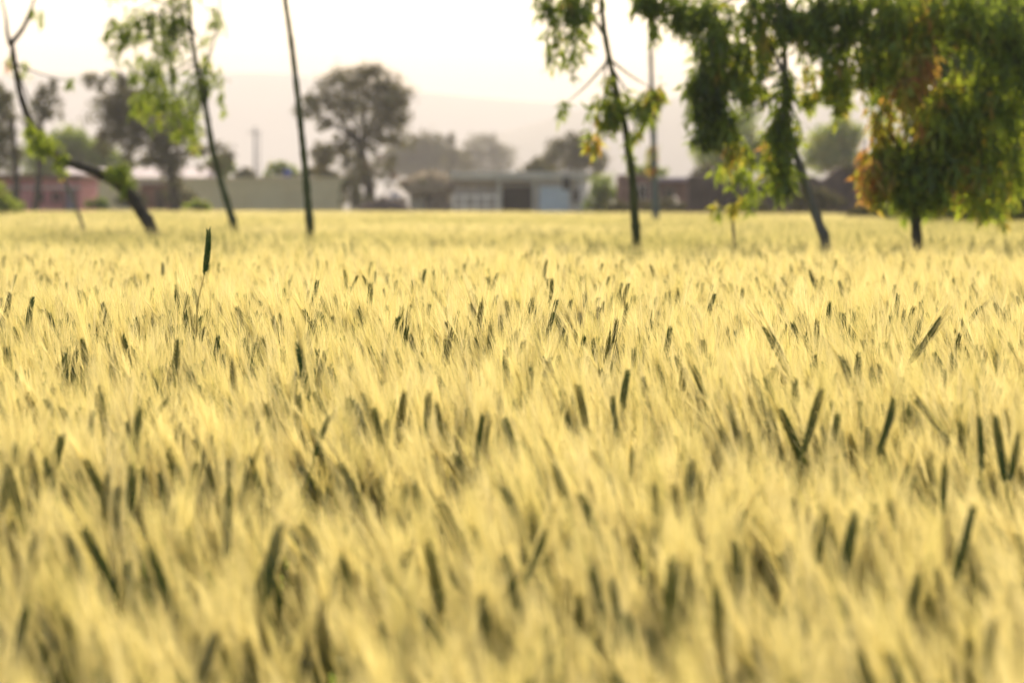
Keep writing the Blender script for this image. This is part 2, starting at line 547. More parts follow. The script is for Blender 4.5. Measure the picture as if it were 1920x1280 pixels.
# ------------------------------------------------------------------ the wheat ears one can point to
# (base px, base py, tip px, tip py, distance, tint shift, label)
HERO = [
    (383, 515, 398, 431, 6.10, -.35, "tall dark upright wheat ear standing far above the rest, between bent tree and slim trunk"),
    (1481, 696, 1430, 603, 6.14, .05, "brown arched wheat ear bending left, out of focus, left of the leaning pair"),
    (1705, 682, 1768, 592, 6.22, -.05, "long blurred wheat ear leaning right, directly above the dark slanted ear"),
    (1646, 852, 1686, 752, 4.75, -.3, "dark slanted wheat ear leaning right, joined at its tip by the longer blurred ear"),
    (1505, 852, 1538, 742, 4.73, -.1, "olive blurred wheat ear leaning slightly right below the brown arched ear"),
    (1777, 818, 1712, 750, 4.96, -.15, "dark thin wheat ear leaning hard left beside the slanted dark ear"),
    (1840, 885, 1840, 792, 4.57, -.3, "very dark straight wheat ear in the cluster near the right edge"),
    (1884, 905, 1866, 785, 4.43, -.1, "brownish wheat ear leaning left in the cluster at the right edge"),
    (1893, 905, 1908, 832, 4.46, -.1, "short wheat ear leaning right at the outer side of the right edge cluster"),
    (1768, 965, 1768, 885, 4.06, -.35, "fat dark green wheat ear low beside the gap on the right"),
    (1228, 662, 1228, 600, 7.38, -.3, "sharp dark green upright wheat ear right of the field's middle"),
    (1186, 712, 1190, 652, 6.46, -.2, "dark wheat ear standing just below and left of the sharp green upright ear"),
    (1582, 655, 1582, 592, 7.44, -.3, "sharp dark green wheat ear between the arched brown and the long leaning ear"),
    (1501, 640, 1499, 592, 7.91, -.35, "small deep green blunt wheat ear above the brown arched ear's tip"),
    (1641, 622, 1638, 584, 8.04, -.1, "slim wheat ear leaning left between two dark green upright ears"),
    (1691, 632, 1692, 588, 7.88, -.35, "deep green wheat ear behind the long blurred leaning ear"),
    (1806, 622, 1834, 572, 7.94, -.35, "sharp dark wheat ear leaning right near the right edge of the focused rows"),
    (844, 610, 820, 580, 8.19, -.15, "bristly dark wheat ear bent left, sharpest ear at the centre of the focused rows"),
    (895, 640, 882, 606, 7.53, -.2, "short sharp wheat ear right of the bristly bent ear"),
    (651, 553, 648, 512, 9.40, -.4, "dark green wheat ear forming the left arm of a small v with its neighbour"),
    (652, 557, 669, 520, 9.40, -.4, "dark green wheat ear forming the right arm of a small v with its neighbour"),
    (700, 557, 684, 520, 9.40, -.4, "dark green wheat ear leaning left beside the small v of two ears"),
    (732, 582, 721, 546, 9.38, -.4, "thin green wheat ear leaning left, rightmost of four dark ears behind the focused rows"),
    (772, 568, 772, 532, 9.40, -.35, "thin green upright wheat ear right of the four dark ears"),
    (48, 625, 18, 575, 7.83, -.35, "thick dark wheat ear leaning left at the left edge of the focused rows"),
    (76, 602, 60, 571, 8.44, -.2, "small dark wheat ear leaning left, right of the thick one at the left edge"),
    (420, 618, 380, 580, 7.93, -.05, "brown knobbly wheat ear bent hard left below the tall ear"),
    (470, 632, 487, 596, 7.66, -.25, "sharp green wheat ear leaning right, right of the brown knobbly ear"),
    (303, 632, 312, 566, 7.85, -.0, "brown long wheat ear standing nearly upright left of the tall ear's stem"),
    (253, 612, 236, 580, 8.12, .05, "pale brown wheat ear leaning left, left of the long brown ear"),
    (366, 680, 376, 620, 6.85, -.1, "green brown wheat ear standing beneath the tall ear's stem"),
    (275, 698, 245, 646, 6.44, -.05, "olive wheat ear leaning left below the pale brown ear"),
    (581, 752, 556, 652, 5.59, -.2, "long blurred dark wheat ear leaning left, left of the middle"),
    (866, 698, 866, 642, 6.67, -.15, "olive upright wheat ear just below the focused rows, under the short sharp ear"),
    (790, 668, 788, 628, 7.28, -.05, "grey green upright wheat ear left of the olive upright ear"),
    (801, 826, 801, 735, 4.98, -.3, "dark upright blurred wheat ear at the middle, above the left gap"),
    (590, 858, 611, 776, 4.75, -.2, "dark wheat ear leaning right at the top of the left gap"),
    (128, 822, 88, 742, 5.05, -.1, "blurred dark wheat ear leaning left near the left edge"),
    (270, 812, 312, 750, 5.09, -.05, "blurred wheat ear leaning right, right of the one near the left edge"),
    (895, 866, 898, 778, 4.73, -.15, "blurred olive upright wheat ear right of the dark one at the middle"),
    (1041, 905, 1026, 825, 4.47, -.25, "dark blurred wheat ear leaning left right of the field's middle"),
    (1330, 772, 1306, 690, 5.47, -.1, "blurred wheat ear leaning left, left of the brown arched ear"),
    (1157, 822, 1148, 745, 5.08, -.1, "olive blurred wheat ear between two others below the focused rows"),
    (1102, 828, 1092, 730, 5.02, -.05, "long pale blurred wheat ear leaning left beside the olive one"),
    (165, 1098, 132, 1000, 3.65, -.25, "large soft dark wheat ear leaning left in the lower left"),
    (980, 1102, 1022, 1012, 3.68, -.15, "large soft wheat ear leaning right low in the middle"),
    (1530, 1066, 1547, 972, 3.79, -.25, "large soft dark wheat ear leaning right in the lower right"),
    (975, 646, 979, 604, 7.54, .0, "brown green upright wheat ear right of the bristly bent ear and level with it"),
    (1255, 590, 1255, 553, 9.26, -.35, "small green upright wheat ear behind the sharp dark green one"),
    (566, 592, 565, 550, 9.12, -.2, "small olive upright wheat ear left of the small v of two ears"),
]
sharedE = [(s['ear0'], s['awns0']) for s in STALKS]
for hi, (bx, by, tx, ty, d, dt, lab) in enumerate(HERO):
    r = random.Random(500 + hi)
    b = P(bx, by, d); t = P(tx, ty, d)
    ax = (t - b); L = ax.length
    # tilt a little towards or away from the viewer where the ear looks short
    ax.normalize()
    E, A = sharedE[hi % NV]
    s = max(0.8, min(1.25, L / EAR_L))
    q = ax.to_track_quat('Z', 'Y') @ Euler((0, 0, r.uniform(0, 6.28))).to_quaternion()
    gx = b.x - ax.x * 0.16 - 0.02; gy = d - ax.y * 0.1 + r.uniform(-.03, .03)
    gz0 = float(ground_z(gy))
    root = empty("wheat_stalk", (gx, gy, gz0))
    tag(root, lab, "wheat stalk", "single wheat ears that stand out")
    off = Vector((gx, gy, gz0))
    M4 = Matrix.Translation(b - off) @ q.to_matrix().to_4x4() @ Matrix.Diagonal((s * .9, s * .9, s, 1))
    bb = b - off
    path = [Vector((0, 0, 0)), Vector((bb.x * .1, bb.y * .1, bb.z * .33)), Vector((bb.x * .35, bb.y * .3, bb.z * .66)), bb - ax * 0.09, bb]
    spth = smooth_path(path, 4)
    S = MB(); S.tube(spth, [0.0021 - 0.0008 * i / (len(spth) - 1) for i in range(len(spth))], 5, 0.6, cap=False)
    S.obj("stem", M['stem'], root, True)
    Ex = xf(E, M4); Ex.t = [x + dt for x in Ex.t]
    eo = Ex.obj("ear", M['ear'], root)
    Ax = xf(A, M4)
    if hi: Ax.obj("awns", M['awn'], eo)
    Bl = MB(); blade(Bl, tuple(spth[len(spth) // 2]), r.uniform(0, 6.28), .2, .011, r.uniform(.8, 2), 0.35)
    Bl.obj("leaf", M['blade'], root, True)

# ------------------------------------------------------------------ the rest of the crop: one object
T = MB(); tid = []
for vi, s in enumerate(STALKS):
    n0 = T.n
    for q, mi in [(s['awns'], 0), (s['ear'], 1), (s['stem'], 2)] + [(l, 3) for l in s['leaves']]:
        T.add(np.concatenate(q.v), q.f, np.concatenate(q.t), mi)
    tid += [vi] * (T.n - n0)
NF = 7
for fi in range(NF):
    n0 = T.n
    m = far_patch(900 + fi, 230, -0.28 + 0.08 * fi)
    fm = m.m
    base = T.n
    T.v.append(np.concatenate(m.v)); T.t.append(np.concatenate(m.t)); T.f += [tuple(i + base for i in f) for f in m.f]; T.m += m.m; T.n += m.n
    tid += [50 + fi] * (T.n - n0)
# scatter points: near single stalks
pn = np.stack([xx[mask], yy[mask], gz[mask]], 1)
rn = np.stack([leanx[mask], leany[mask], rot[mask]], 1)
sn = np.stack([np.ones(mask.sum()), np.ones(mask.sum()), scl[mask]], 1)
# far patches
fy = np.arange(NEAR_END + 0.45, 152, 0.93)
px_, py_ = [], []
for y in fy:
    hw = 0.19 * y + 4
    xs_ = np.arange(-hw, hw, 0.93)
    px_ += list(xs_ + rng.uniform(-.1, .1, len(xs_))); py_ += list(np.full(len(xs_), y) + rng.uniform(-.1, .1, len(xs_)))
px_ = np.array(px_); py_ = np.array(py_)
kk = py_ < field_end(px_, py_)
px_, py_ = px_[kk], py_[kk]
pf = np.stack([px_, py_, np.zeros(len(px_))], 1)
rf = np.stack([rng.normal(0, .02, len(px_)), rng.normal(0, .02, len(px_)), rng.normal(0, .35, len(px_))], 1)
hs = 1 + (vnoise(px_ * .5, py_ * .5, 21) - .5) * 0.10 + rng.normal(0, .012, len(px_))
sf = np.stack([np.ones(len(px_)), np.ones(len(px_)), hs], 1)
Vt = np.concatenate(T.v)
allv = np.concatenate([Vt, pn, pf])
nT, nN, nFr = len(Vt), len(pn), len(pf)
me = bpy.data.meshes.new("wheat_field")
me.from_pydata(allv.tolist(), [], T.f)
for m in WM: me.materials.append(m)
me.polygons.foreach_set("material_index", np.array(T.m, dtype=np.int32))


def attr(name, typ, data, key="value"):
    a = me.attributes.new(name, typ, 'POINT')
    a.data.foreach_set(key, np.ascontiguousarray(data).ravel())


attr("tint", 'FLOAT', np.concatenate([np.concatenate(T.t), np.zeros(nN + nFr)]).astype(np.float32))
attr("tid", 'INT', np.concatenate([np.array(tid), np.full(nN, -1), np.full(nFr, -2)]).astype(np.int32))
attr("rotv", 'FLOAT_VECTOR', np.concatenate([np.zeros((nT, 3)), rn, rf]).astype(np.float32), "vector")
attr("sclv", 'FLOAT_VECTOR', np.concatenate([np.ones((nT, 3)), sn, sf]).astype(np.float32), "vector")
attr("pick", 'INT', np.concatenate([np.zeros(nT), var[mask], np.clip((vnoise(px_ * .28, py_ * .16, 31) * 1.5 - .25) * NF + rng.normal(0, .9, nFr), 0, NF - 1).astype(int)]).astype(np.int32))
field = link(bpy.data.objects.new("wheat_field", me))
tag(field, "golden backlit wheat crop filling the field up to the houses", "wheat", kind='stuff')

ng = bpy.data.node_groups.new("scatter_wheat", 'GeometryNodeTree')
ng.interface.new_socket("Geometry", in_out='INPUT', socket_type='NodeSocketGeometry')
ng.interface.new_socket("Geometry", in_out='OUTPUT', socket_type='NodeSocketGeometry')
N = ng.nodes.new
gi = N("NodeGroupInput"); go = N("NodeGroupOutput")


def named(n, t):
    a = N("GeometryNodeInputNamedAttribute"); a.data_type = t; a.inputs["Name"].default_value = n
    return a.outputs[0]


def cmp_(op, val):
    c = N("FunctionNodeCompare"); c.data_type = 'INT'; c.operation = op
    ng.links.new(named("tid", 'INT'), c.inputs[2]); c.inputs[3].default_value = val
    return c.outputs[0]


def sep(geo, sel):
    s = N("GeometryNodeSeparateGeometry"); s.domain = 'POINT'
    ng.links.new(geo, s.inputs[0]); ng.links.new(sel, s.inputs[1])
    return s.outputs[0], s.outputs[1]


src = gi.outputs[0]
tmpl, pts_ = sep(src, cmp_('GREATER_EQUAL', 0))
tf_, tn_ = sep(tmpl, cmp_('GREATER_EQUAL', 50))
pn_, pf_ = sep(pts_, cmp_('EQUAL', -1))
jn = N("GeometryNodeJoinGeometry")
for pt, tp in ((pn_, tn_), (pf_, tf_)):
    si = N("GeometryNodeSplitToInstances"); si.domain = 'POINT'
    ng.links.new(tp, si.inputs[0])
    ng.links.new(named("tid", 'INT'), si.inputs["Group ID"])
    ip = N("GeometryNodeInstanceOnPoints")
    ng.links.new(pt, ip.inputs["Points"]); ng.links.new(si.outputs[0], ip.inputs["Instance"])
    ip.inputs["Pick Instance"].default_value = True
    ng.links.new(named("pick", 'INT'), ip.inputs["Instance Index"])
    er = N("FunctionNodeEulerToRotation")
    ng.links.new(named("rotv", 'FLOAT_VECTOR'), er.inputs[0])
    ng.links.new(er.outputs[0], ip.inputs["Rotation"])
    ng.links.new(named("sclv", 'FLOAT_VECTOR'), ip.inputs["Scale"])
    ng.links.new(ip.outputs[0], jn.inputs[0])
ng.links.new(jn.outputs[0], go.inputs[0])
md = field.modifiers.new("scatter", 'NODES')
md.node_group = ng

# ------------------------------------------------------------------ trees
def leaf_cloud(mb, pos, dirs, L, W, tint):
    """lance-shaped leaves: pos (n,3) base, dirs (n,3), arrays"""
    n = len(pos)
    if n == 0: return
    rnd = rng.normal(0, 1, (n, 3))
    side = np.cross(dirs, rnd); side /= np.linalg.norm(side, axis=1)[:, None] + 1e-9
    L = np.asarray(L).reshape(-1, 1) * np.ones((n, 1)); W = np.asarray(W).reshape(-1, 1) * np.ones((n, 1))
    V = np.stack([pos, pos + dirs * L * .4 + side * W * .5, pos + dirs * L, pos + dirs * L * .4 - side * W * .5], 1).reshape(-1, 3)
    b = mb.n
    idx = np.arange(n) * 4 + b
    mb.f += [(i, i + 1, i + 2, i + 3) for i in idx.tolist()]
    mb.m += [0] * n
    mb.v.append(V); mb.t.append(np.repeat(np.asarray(tint, float) * np.ones(n), 4)); mb.n += 4 * n


def hang_blob(mb, c, rx, rz, ry, ntw, nleaf, drop, L, W, tint, spread, droop=0.8):
    """drooping twigs in an ellipsoid; c centre, metres"""
    for k in range(ntw):
        while True:
            q = rng.uniform(-1, 1, 3)
            if (q ** 2).sum() < 1: break
        s = np.array([c[0] + q[0] * rx, c[1] + q[1] * ry, c[2] + q[2] * rz + drop * .4])
        dl = drop * rng.uniform(.5, 1.3)
        dv = np.array([rng.normal(0, .22), rng.normal(0, .22), -1.0])
        t = rng.uniform(0, 1, nleaf)
        pos = s + dv * dl * t[:, None] + rng.normal(0, .012, (nleaf, 3))
        dr = rng.normal(0, .45, (nleaf, 3)) + np.array([0, 0, -droop])
        dr /= np.linalg.norm(dr, axis=1)[:, None]
        tt = tint + rng.normal(0, spread * .6) + rng.normal(0, spread * .5, nleaf)
        leaf_cloud(mb, pos, dr, L * rng.uniform(.6, 1.2, nleaf), W * rng.uniform(.6, 1.1, nleaf), np.clip(tt, 0.02, .99))
        mb.f.append(tuple(range(mb.n, mb.n + 3))); mb.m.append(1)
        mb.v.append(np.array([s - [.004, 0, 0], s + [.004, 0, 0], s + dv * dl])); mb.t.append(np.full(3, .3)); mb.n += 3


def near_tree(name, label, cat, d, trunk, rad, bark, blobs, limbs=(), group=None, L=.11, W=.026, tint=.45, spread=.2, dens=1.0):
    """trunk: photo pixel path base->top; blobs: (px,py,rx,ry,twigs[,tint])"""
    s = d / FPX
    base = P(trunk[0][0], trunk[0][1], d)
    root = empty(name, (base.x, d, 0))
    tag(root, label, cat, group)
    o = Vector((base.x, d, 0))
    pth = [Vector((base.x + (base.x - P(trunk[1][0], trunk[1][1], d).x) * min(1.3, base.z / (P(trunk[1][0], trunk[1][1], d).z - base.z)) * .8, d, 0))] + [P(x, y, d) + Vector((0, (i * .015), 0)) for i, (x, y) in enumerate(trunk)]
    tb = MB()
    sp = smooth_path([p - o for p in pth], 6)
    n = len(sp)
    tb.tube(sp, [rad * (1.15 - .75 * (i / (n - 1)) ** .8) * (1 + .09 * math.sin(i * 2.3) + .05 * math.sin(i * 5.1)) for i in range(n)], 9, .5)
    for lm in limbs:
        lp = smooth_path([P(x, y, d) + Vector((0, dy, 0)) - o for x, y, dy in lm[1]], 5)
        tb.tube(lp, [lm[0] * (1 - .75 * i / (len(lp) - 1)) for i in range(len(lp))], 6, .5)
    tb.obj("trunk", bark, root, True)
    cb = MB()
    for bl in blobs:
        bx, by, rx, ry, ntw = bl[:5]
        ti = bl[5] if len(bl) > 5 else tint
        dy = bl[6] if len(bl) > 6 else 0
        ntw = max(2, int(ntw * dens))
        c = P(bx, by, d) - o
        hang_blob(cb, (c.x, c.y + dy, c.z), rx * s, ry * s, max(rx * s * .9, .15), ntw, 16, min(.38, ry * s * 1.1), L, W, ti, spread)
        # a bough from the trunk to each mass of leaves
        j = min(range(n), key=lambda i: (sp[i] - Vector((c.x, c.y, c.z + .3))).length)
        mid = (sp[j] + Vector((c.x, c.y + dy, c.z + ry * s * .5))) * .5 + Vector((0, 0, -.03))
        tl = smooth_path([sp[j], mid, Vector((c.x, c.y + dy, c.z + ry * s * .2))], 4)
        cb.tube(tl, [.010 * (1 - .7 * i / (len(tl) - 1)) for i in range(len(tl))], 4, .3, 1)
    if cb.n:
        cb.obj("crown", [M['leaf_green'], bark], root)
    return root


near_tree("bent_tree", "dark bent tree trunk sweeping up leftwards out of the wheat, with bright sprouts", "tree", 28.5,
          [(287, 443), (262, 395), (238, 360), (200, 333), (150, 312), (112, 298), (80, 268), (52, 225), (34, 175), (24, 125), (17, 80)], .064, M['bark'],
          [(226, 324, 20, 17, 17, .68), (212, 320, 12, 12, 6, .68), (240, 345, 14, 14, 5, .62), (78, 262, 22, 22, 13, .6), (58, 245, 14, 16, 7, .64), (125, 300, 16, 14, 4, .6), (128, 155, 12, 12, 2, .5), (70, 20, 30, 20, 2, .6)],
          [(.028, [(19, 84, 0), (38, 55, .1), (48, 25, .2), (56, -10, .3), (75, -80, .3)]), (.026, [(19, 84, 0), (10, 60, .1), (2, 20, .2), (-20, -60, .2)]),
           (.04, [(238, 362, 0), (232, 345, .05), (226, 335, .08)])], group="slim young trees in the field", spread=.06)
near_tree("slender_sapling", "faint thin leaning stem in the wheat, left of the bent tree's foot", "sapling", 31,
          [(158, 440), (138, 380), (112, 318), (85, 255), (50, 180), (30, 130)], .02, M['bark_pale'],
          [(118, 318, 10, 10, 3, .6), (30, 120, 20, 20, 5, .7)], group="slim young trees in the field")
near_tree("weeping_tree", "slim leaning tree with drooping green foliage, between the bent tree and the bare trunk", "tree", 30,
          [(441, 441), (430, 395), (412, 335), (396, 270), (384, 200), (368, 130), (357, 60), (352, 0), (345, -120), (340, -200)], .042, M['bark_green'],
          [(230, 55, 34, 22, 14), (262, 50, 32, 40, 24, .5), (300, 60, 30, 50, 20), (330, 15, 38, 40, 22), (318, 85, 32, 45, 26), (270, 130, 34, 30, 20, .5), (300, 165, 34, 40, 34, .55),
           (335, 195, 40, 50, 22, .46), (280, 185, 44, 34, 14, .48), (235, 70, 30, 40, 10), (210, 65, 20, 20, 5), (365, 235, 14, 40, 10, .6), (400, 30, 18, 26, 6), (390, 100, 18, 40, 8, .6), (415, 165, 12, 34, 7, .62), (372, 150, 20, 35, 14, .45), (280, 222, 30, 20, 5, .66), (340, 232, 34, 24, 7, .55),
           (250, -60, 70, 50, 30), (360, -70, 80, 60, 40)],
          [(.02, [(357, 60, 0), (330, 20, .1), (290, 0, .2), (240, 20, .3)]), (.016, [(372, 150, 0), (395, 90, .1), (410, 20, .1), (405, -60, .1)]), (.03, [(384, 200, 0), (388, 165, .02), (372, 140, .05)])],
          group="slim young trees in the field", spread=.12, dens=.7)
near_tree("bare_sapling", "tall bare dark trunk leaning slightly left, alone left of the round tree", "tree", 26,
          [(583, 452), (577, 380), (571, 310), (564, 245), (556, 170), (545, 80), (533, 0), (515, -110), (500, -200)], .040, M['bark_green'],
          [(500, -210, 90, 50, 30), (560, -230, 80, 50, 26)], group="slim young trees in the field")
near_tree("young_tree", "leaning young tree with sparse leaves standing in front of the brick ruin", "tree", 21,
          [(1194, 466), (1190, 400), (1186, 330), (1178, 270), (1168, 215), (1152, 150), (1136, 70), (1128, 0), (1118, -100), (1110, -160)], .034, M['bark_green'],
          [(1020, 15, 28, 26, 12, .3), (1055, 25, 34, 34, 14, .38), (1085, 0, 34, 30, 16), (1035, 75, 22, 40, 10, .55), (1075, 90, 26, 42, 11, .5), (1092, 45, 24, 32, 8), (1056, 200, 7, 10, 3, .45),
           (1128, 175, 22, 34, 11, .5), (1150, 200, 30, 30, 14, .5), (1190, 190, 36, 24, 16, .52), (1228, 172, 24, 20, 9, .66), (1140, 235, 26, 22, 9, .55), (1115, 262, 14, 22, 6, .76), (1190, 240, 26, 22, 7, .6),
           (1172, 300, 20, 30, 3, .6), (1080, -80, 90, 60, 50), (1160, -90, 60, 40, 24)],
          [(.014, [(1168, 215, 0), (1195, 195, .05), (1235, 170, .1)]), (.014, [(1150, 150, 0), (1130, 190, .05), (1120, 250, .1)]), (.016, [(1136, 70, 0), (1100, 20, .1), (1040, 0, .2)])],
          group="slim young trees in the field", spread=.22, dens=.7)
near_tree("grey_sapling", "pale grey straight thin trunk right of the leaning young tree, farther back", "tree", 55,
          [(1230, 412), (1228, 340), (1226, 270), (1224, 200), (1221, 120), (1218, 20), (1214, -60)], .075, M['bark_grey'],
          [(1224, 290, 10, 26, 14, .72), (1222, 320, 8, 10, 5, .88), (1224, 215, 12, 22, 10, .5), (1224, 175, 18, 12, 12, .76), (1224, -60, 60, 40, 20)], group="slim young trees in the field")
near_tree("small_sapling", "little sapling with yellow leaves on a thin stem left of the leaning pale trunk", "sapling", 21,
          [(1377, 466), (1375, 430), (1373, 400), (1374, 370), (1380, 330)], .014, M['bark_pale'],
          [(1372, 374, 26, 16, 8, .70), (1400, 348, 40, 26, 10, .60), (1350, 385, 14, 12, 4, .78), (1382, 318, 30, 30, 9, .56), (1345, 320, 14, 24, 5, .62)],
          group="slim young trees in the field", spread=.10, dens=.55)
near_tree("drooping_tree", "leaning pale trunk under long curtains of dark drooping foliage, right of the middle", "tree", 19.4,
          [(1549, 472), (1538, 425), (1520, 370), (1505, 320), (1490, 280), (1478, 230), (1476, 150), (1470, 60), (1455, -40), (1440, -120)], .036, M['bark_pale'],
          [(1205, -5, 24, 24, 16, .36), (1240, -10, 34, 30, 20, .36), (1520, 60, 40, 40, 20, .6), (1640, 70, 50, 40, 20, .6), (1215, 8, 26, 30, 18, 0.38), (1225, 40, 10, 26, 8, 0.43), (1260, 15, 34, 26, 22, 0.38), (1300, 20, 40, 34, 30, 0.36), (1280, 45, 30, 26, 8, 0.58), (1340, 45, 38, 46, 34, 0.48), (1330, 100, 34, 46, 40, 0.36),
           (1330, 165, 46, 46, 74, 0.28), (1340, 215, 36, 46, 60, 0.23), (1325, 250, 26, 26, 26, 0.28), (1345, 110, 20, 40, 14, 0.68), (1395, 60, 40, 60, 34, 0.50), (1395, 150, 34, 50, 26, 0.58), (1375, 110, 30, 40, 24, 0.48),
           (1430, 80, 24, 60, 20, 0.58), (1420, 170, 30, 20, 12, 0.63), (1440, 20, 50, 40, 36, 0.38), (1480, 30, 34, 34, 24, 0.43), (1472, 170, 13, 44, 22, 0.36), (1466, 235, 26, 46, 46, 0.33), (1465, 300, 26, 36, 30, 0.53), (1470, 345, 20, 26, 16, 0.48), (1500, 240, 12, 20, 6, 0.68),
           (1440, 290, 14, 40, 8, 0.68), (1370, 250, 34, 34, 14, 0.58), (1390, 300, 34, 36, 14, 0.74), (1400, -50, 150, 50, 40, 0.43)],
          [(.016, [(1476, 150, 0), (1430, 60, .1), (1360, 10, .2), (1300, 0, .2)]), (.018, [(1470, 60, 0), (1400, -10, .2), (1320, 40, .3), (1335, 150, .3)])],
          group="slim young trees in the field", spread=.17, dens=.56)
near_tree("bushy_tree", "leafy tree with orange and yellow tinted leaves on a short dark trunk, at the right", "tree", 19.4,
          [(1719, 474), (1719, 430), (1717, 380), (1714, 330), (1718, 260), (1730, 180), (1745, 90), (1755, -20), (1760, -100)], .038, M['bark'],
          [(1710, 145, 44, 34, 26, 0.86, -.2), (1690, 190, 34, 44, 22, 0.82, -.2), (1735, 200, 44, 44, 34, 0.66, -.1), (1650, 240, 26, 44, 18, 0.80, -.1), (1622, 320, 18, 40, 14, 0.88, -.1), (1640, 350, 30, 26, 16, 0.80),
           (1670, 300, 44, 50, 60, 0.64), (1700, 340, 50, 40, 50, 0.56), (1735, 290, 60, 56, 70, 0.44), (1740, 350, 50, 34, 36, 0.56), (1780, 240, 50, 60, 60, 0.49), (1780, 320, 50, 50, 46, 0.74), (1830, 300, 40, 60, 36, 0.76), (1800, 190, 60, 50, 50, 0.59),
           (1860, 240, 44, 70, 50, 0.54), (1880, 150, 60, 60, 60, 0.49), (1850, 350, 50, 50, 30, 0.64), (1905, 300, 30, 70, 30, 0.59), (1660, 130, 44, 40, 26, 0.49), (1600, 110, 50, 50, 40, 0.64), (1550, 130, 34, 44, 26, 0.64), (1575, 175, 26, 26, 14, 0.64), (1522, 180, 14, 18, 8, 0.64),
           (1520, 40, 44, 50, 44, 0.34), (1570, 30, 54, 50, 54, 0.42), (1640, 30, 60, 50, 60, 0.49), (1700, 50, 60, 60, 50, 0.64), (1745, 60, 26, 60, 24, 0.76), (1780, 30, 60, 50, 50, 0.56), (1850, 50, 70, 60, 70, 0.44), (1900, 80, 50, 70, 50, 0.44), (1960, 200, 60, 160, 50, 0.54), (1750, -50, 240, 40, 40, 0.49)],
          [(.018, [(1745, 90, 0), (1680, 20, .1), (1590, 10, .2), (1520, 30, .3)]), (.02, [(1718, 260, 0), (1780, 180, .2), (1860, 140, .3)]), (.015, [(1714, 330, 0), (1670, 260, -.1), (1640, 230, -.2)])],
          group="slim young trees in the field", spread=.15, dens=.8, tint=.5)


def back_tree(name, label, cat, d, base_px, trunk_r, blobs, n_per, leaf, tint, bark, mat='leaf_dull', group=None, fork=None, base_z=0.0, depthk=.8):
    """rounder trees farther away. blobs: (px,py,rx,ry[,weight])"""
    s = d / FPX
    b = P(base_px, 400, d)
    root = empty(name, (b.x, d, 0)); tag(root, label, cat, group)
    o = Vector((b.x, d, 0))
    tb, cb = MB(), MB()
    cs = [P(q[0], q[1], d) - o for q in blobs]
    top = max(cs, key=lambda c: c.z)
    fk = (P(fork[0], fork[1], d) - o) if fork else Vector((top.x * .3, 0, top.z * .5))
    tp = smooth_path([Vector((0, 0, 0)), fk * .5 + Vector((trunk_r * .8, 0, 0)), fk], 5)
    tb.tube(tp, [trunk_r * (1.2 - .5 * i / (len(tp) - 1)) for i in range(len(tp))], 8)
    for c, q in zip(cs, blobs):
        mid = (fk + c) * .5 + Vector((0, rng.normal(0, .2), .2))
        lp = smooth_path([fk, mid, c + Vector((0, 0, q[3] * s * .3))], 4)
        tb.tube(lp, [trunk_r * .33 * (1 - .75 * i / (len(lp) - 1)) for i in range(len(lp))], 5)
        rx, rz = q[2] * s, q[3] * s
        wgt = q[4] if len(q) > 4 else 1
        n = int(n_per * wgt * rx * rz / (leaf * leaf) * .36)
        nc = max(6, n // 26)
        for k in range(nc):
            v = rng.normal(0, 1, 3); v /= np.linalg.norm(v)
            rad = rng.uniform(.2, 1.15) ** .5
            cc = np.array([c.x + v[0] * rx * rad, c.y + v[1] * rx * depthk * rad, c.z + v[2] * rz * rad])
            m = 26
            cr = min(rx, rz) * .34
            pos = cc + rng.normal(0, cr * .55, (m, 3))
            dr = rng.normal(0, 1, (m, 3)) + np.array([0, 0, -.3]); dr /= np.linalg.norm(dr, axis=1)[:, None]
            leaf_cloud(cb, pos, dr, leaf * rng.uniform(.7, 1.3, m), leaf * .55, np.clip(tint + rng.normal(0, .1) + rng.normal(0, .1, m), .02, .99))
    if tb.n: tb.obj("trunk", bark, root, True)
    cb.obj("crown", [M[mat]], root)
    return root


BG = "trees beyond the field"
back_tree("round_tree", "big round crowned tree with sky showing through its crown, behind the khaki wall's end", "tree", 140, 692, .28,
          [(640, 165, 42, 34), (690, 150, 44, 30), (730, 180, 40, 34), (745, 210, 26, 30), (600, 190, 30, 26, .6), (580, 205, 24, 20, .6), (690, 205, 50, 32, .8), (630, 215, 34, 20, .6), (720, 245, 40, 26, .7),
           (610, 235, 26, 14, .7), (655, 245, 30, 12, .4), (670, 280, 40, 22, .45), (625, 290, 34, 22, .7), (600, 305, 22, 20, .6), (745, 265, 34, 20, .6), (668, 325, 30, 34), (655, 360, 22, 26, 1.2), (600, 280, 26, 20, .7), (640, 260, 20, 14, .5), (715, 300, 26, 26, .35)],
          150, .20, .5, M['bark'], group=BG, fork=(676, 275))
back_tree("leafy_tree", "large dark drooping tree behind the pink house, under the weeping foliage", "tree", 120, 325, .22,
          [(175, 155, 22, 16), (215, 150, 22, 18, .8), (205, 205, 38, 38, .9), (250, 190, 48, 40, 1.2), (240, 240, 50, 34), (300, 230, 50, 50), (330, 270, 40, 44), (210, 260, 36, 26, .6), (270, 290, 50, 22), (345, 220, 30, 40, .5), (320, 330, 26, 30, .8), (335, 365, 24, 20), (415, 290, 24, 26, .7), (375, 300, 20, 26, .5)],
          150, .20, .45, M['bark'], group=BG, fork=(312, 290))
back_tree("eucalyptus_tree", "tall narrow tree with an airy crown behind the pink house", "tree", 115, 60, .13,
          [(90, 165, 18, 24), (85, 195, 26, 26, .8), (95, 215, 20, 20, .6), (62, 210, 24, 30, .4)], 130, .18, .5, M['bark'], group=BG, fork=(78, 200))
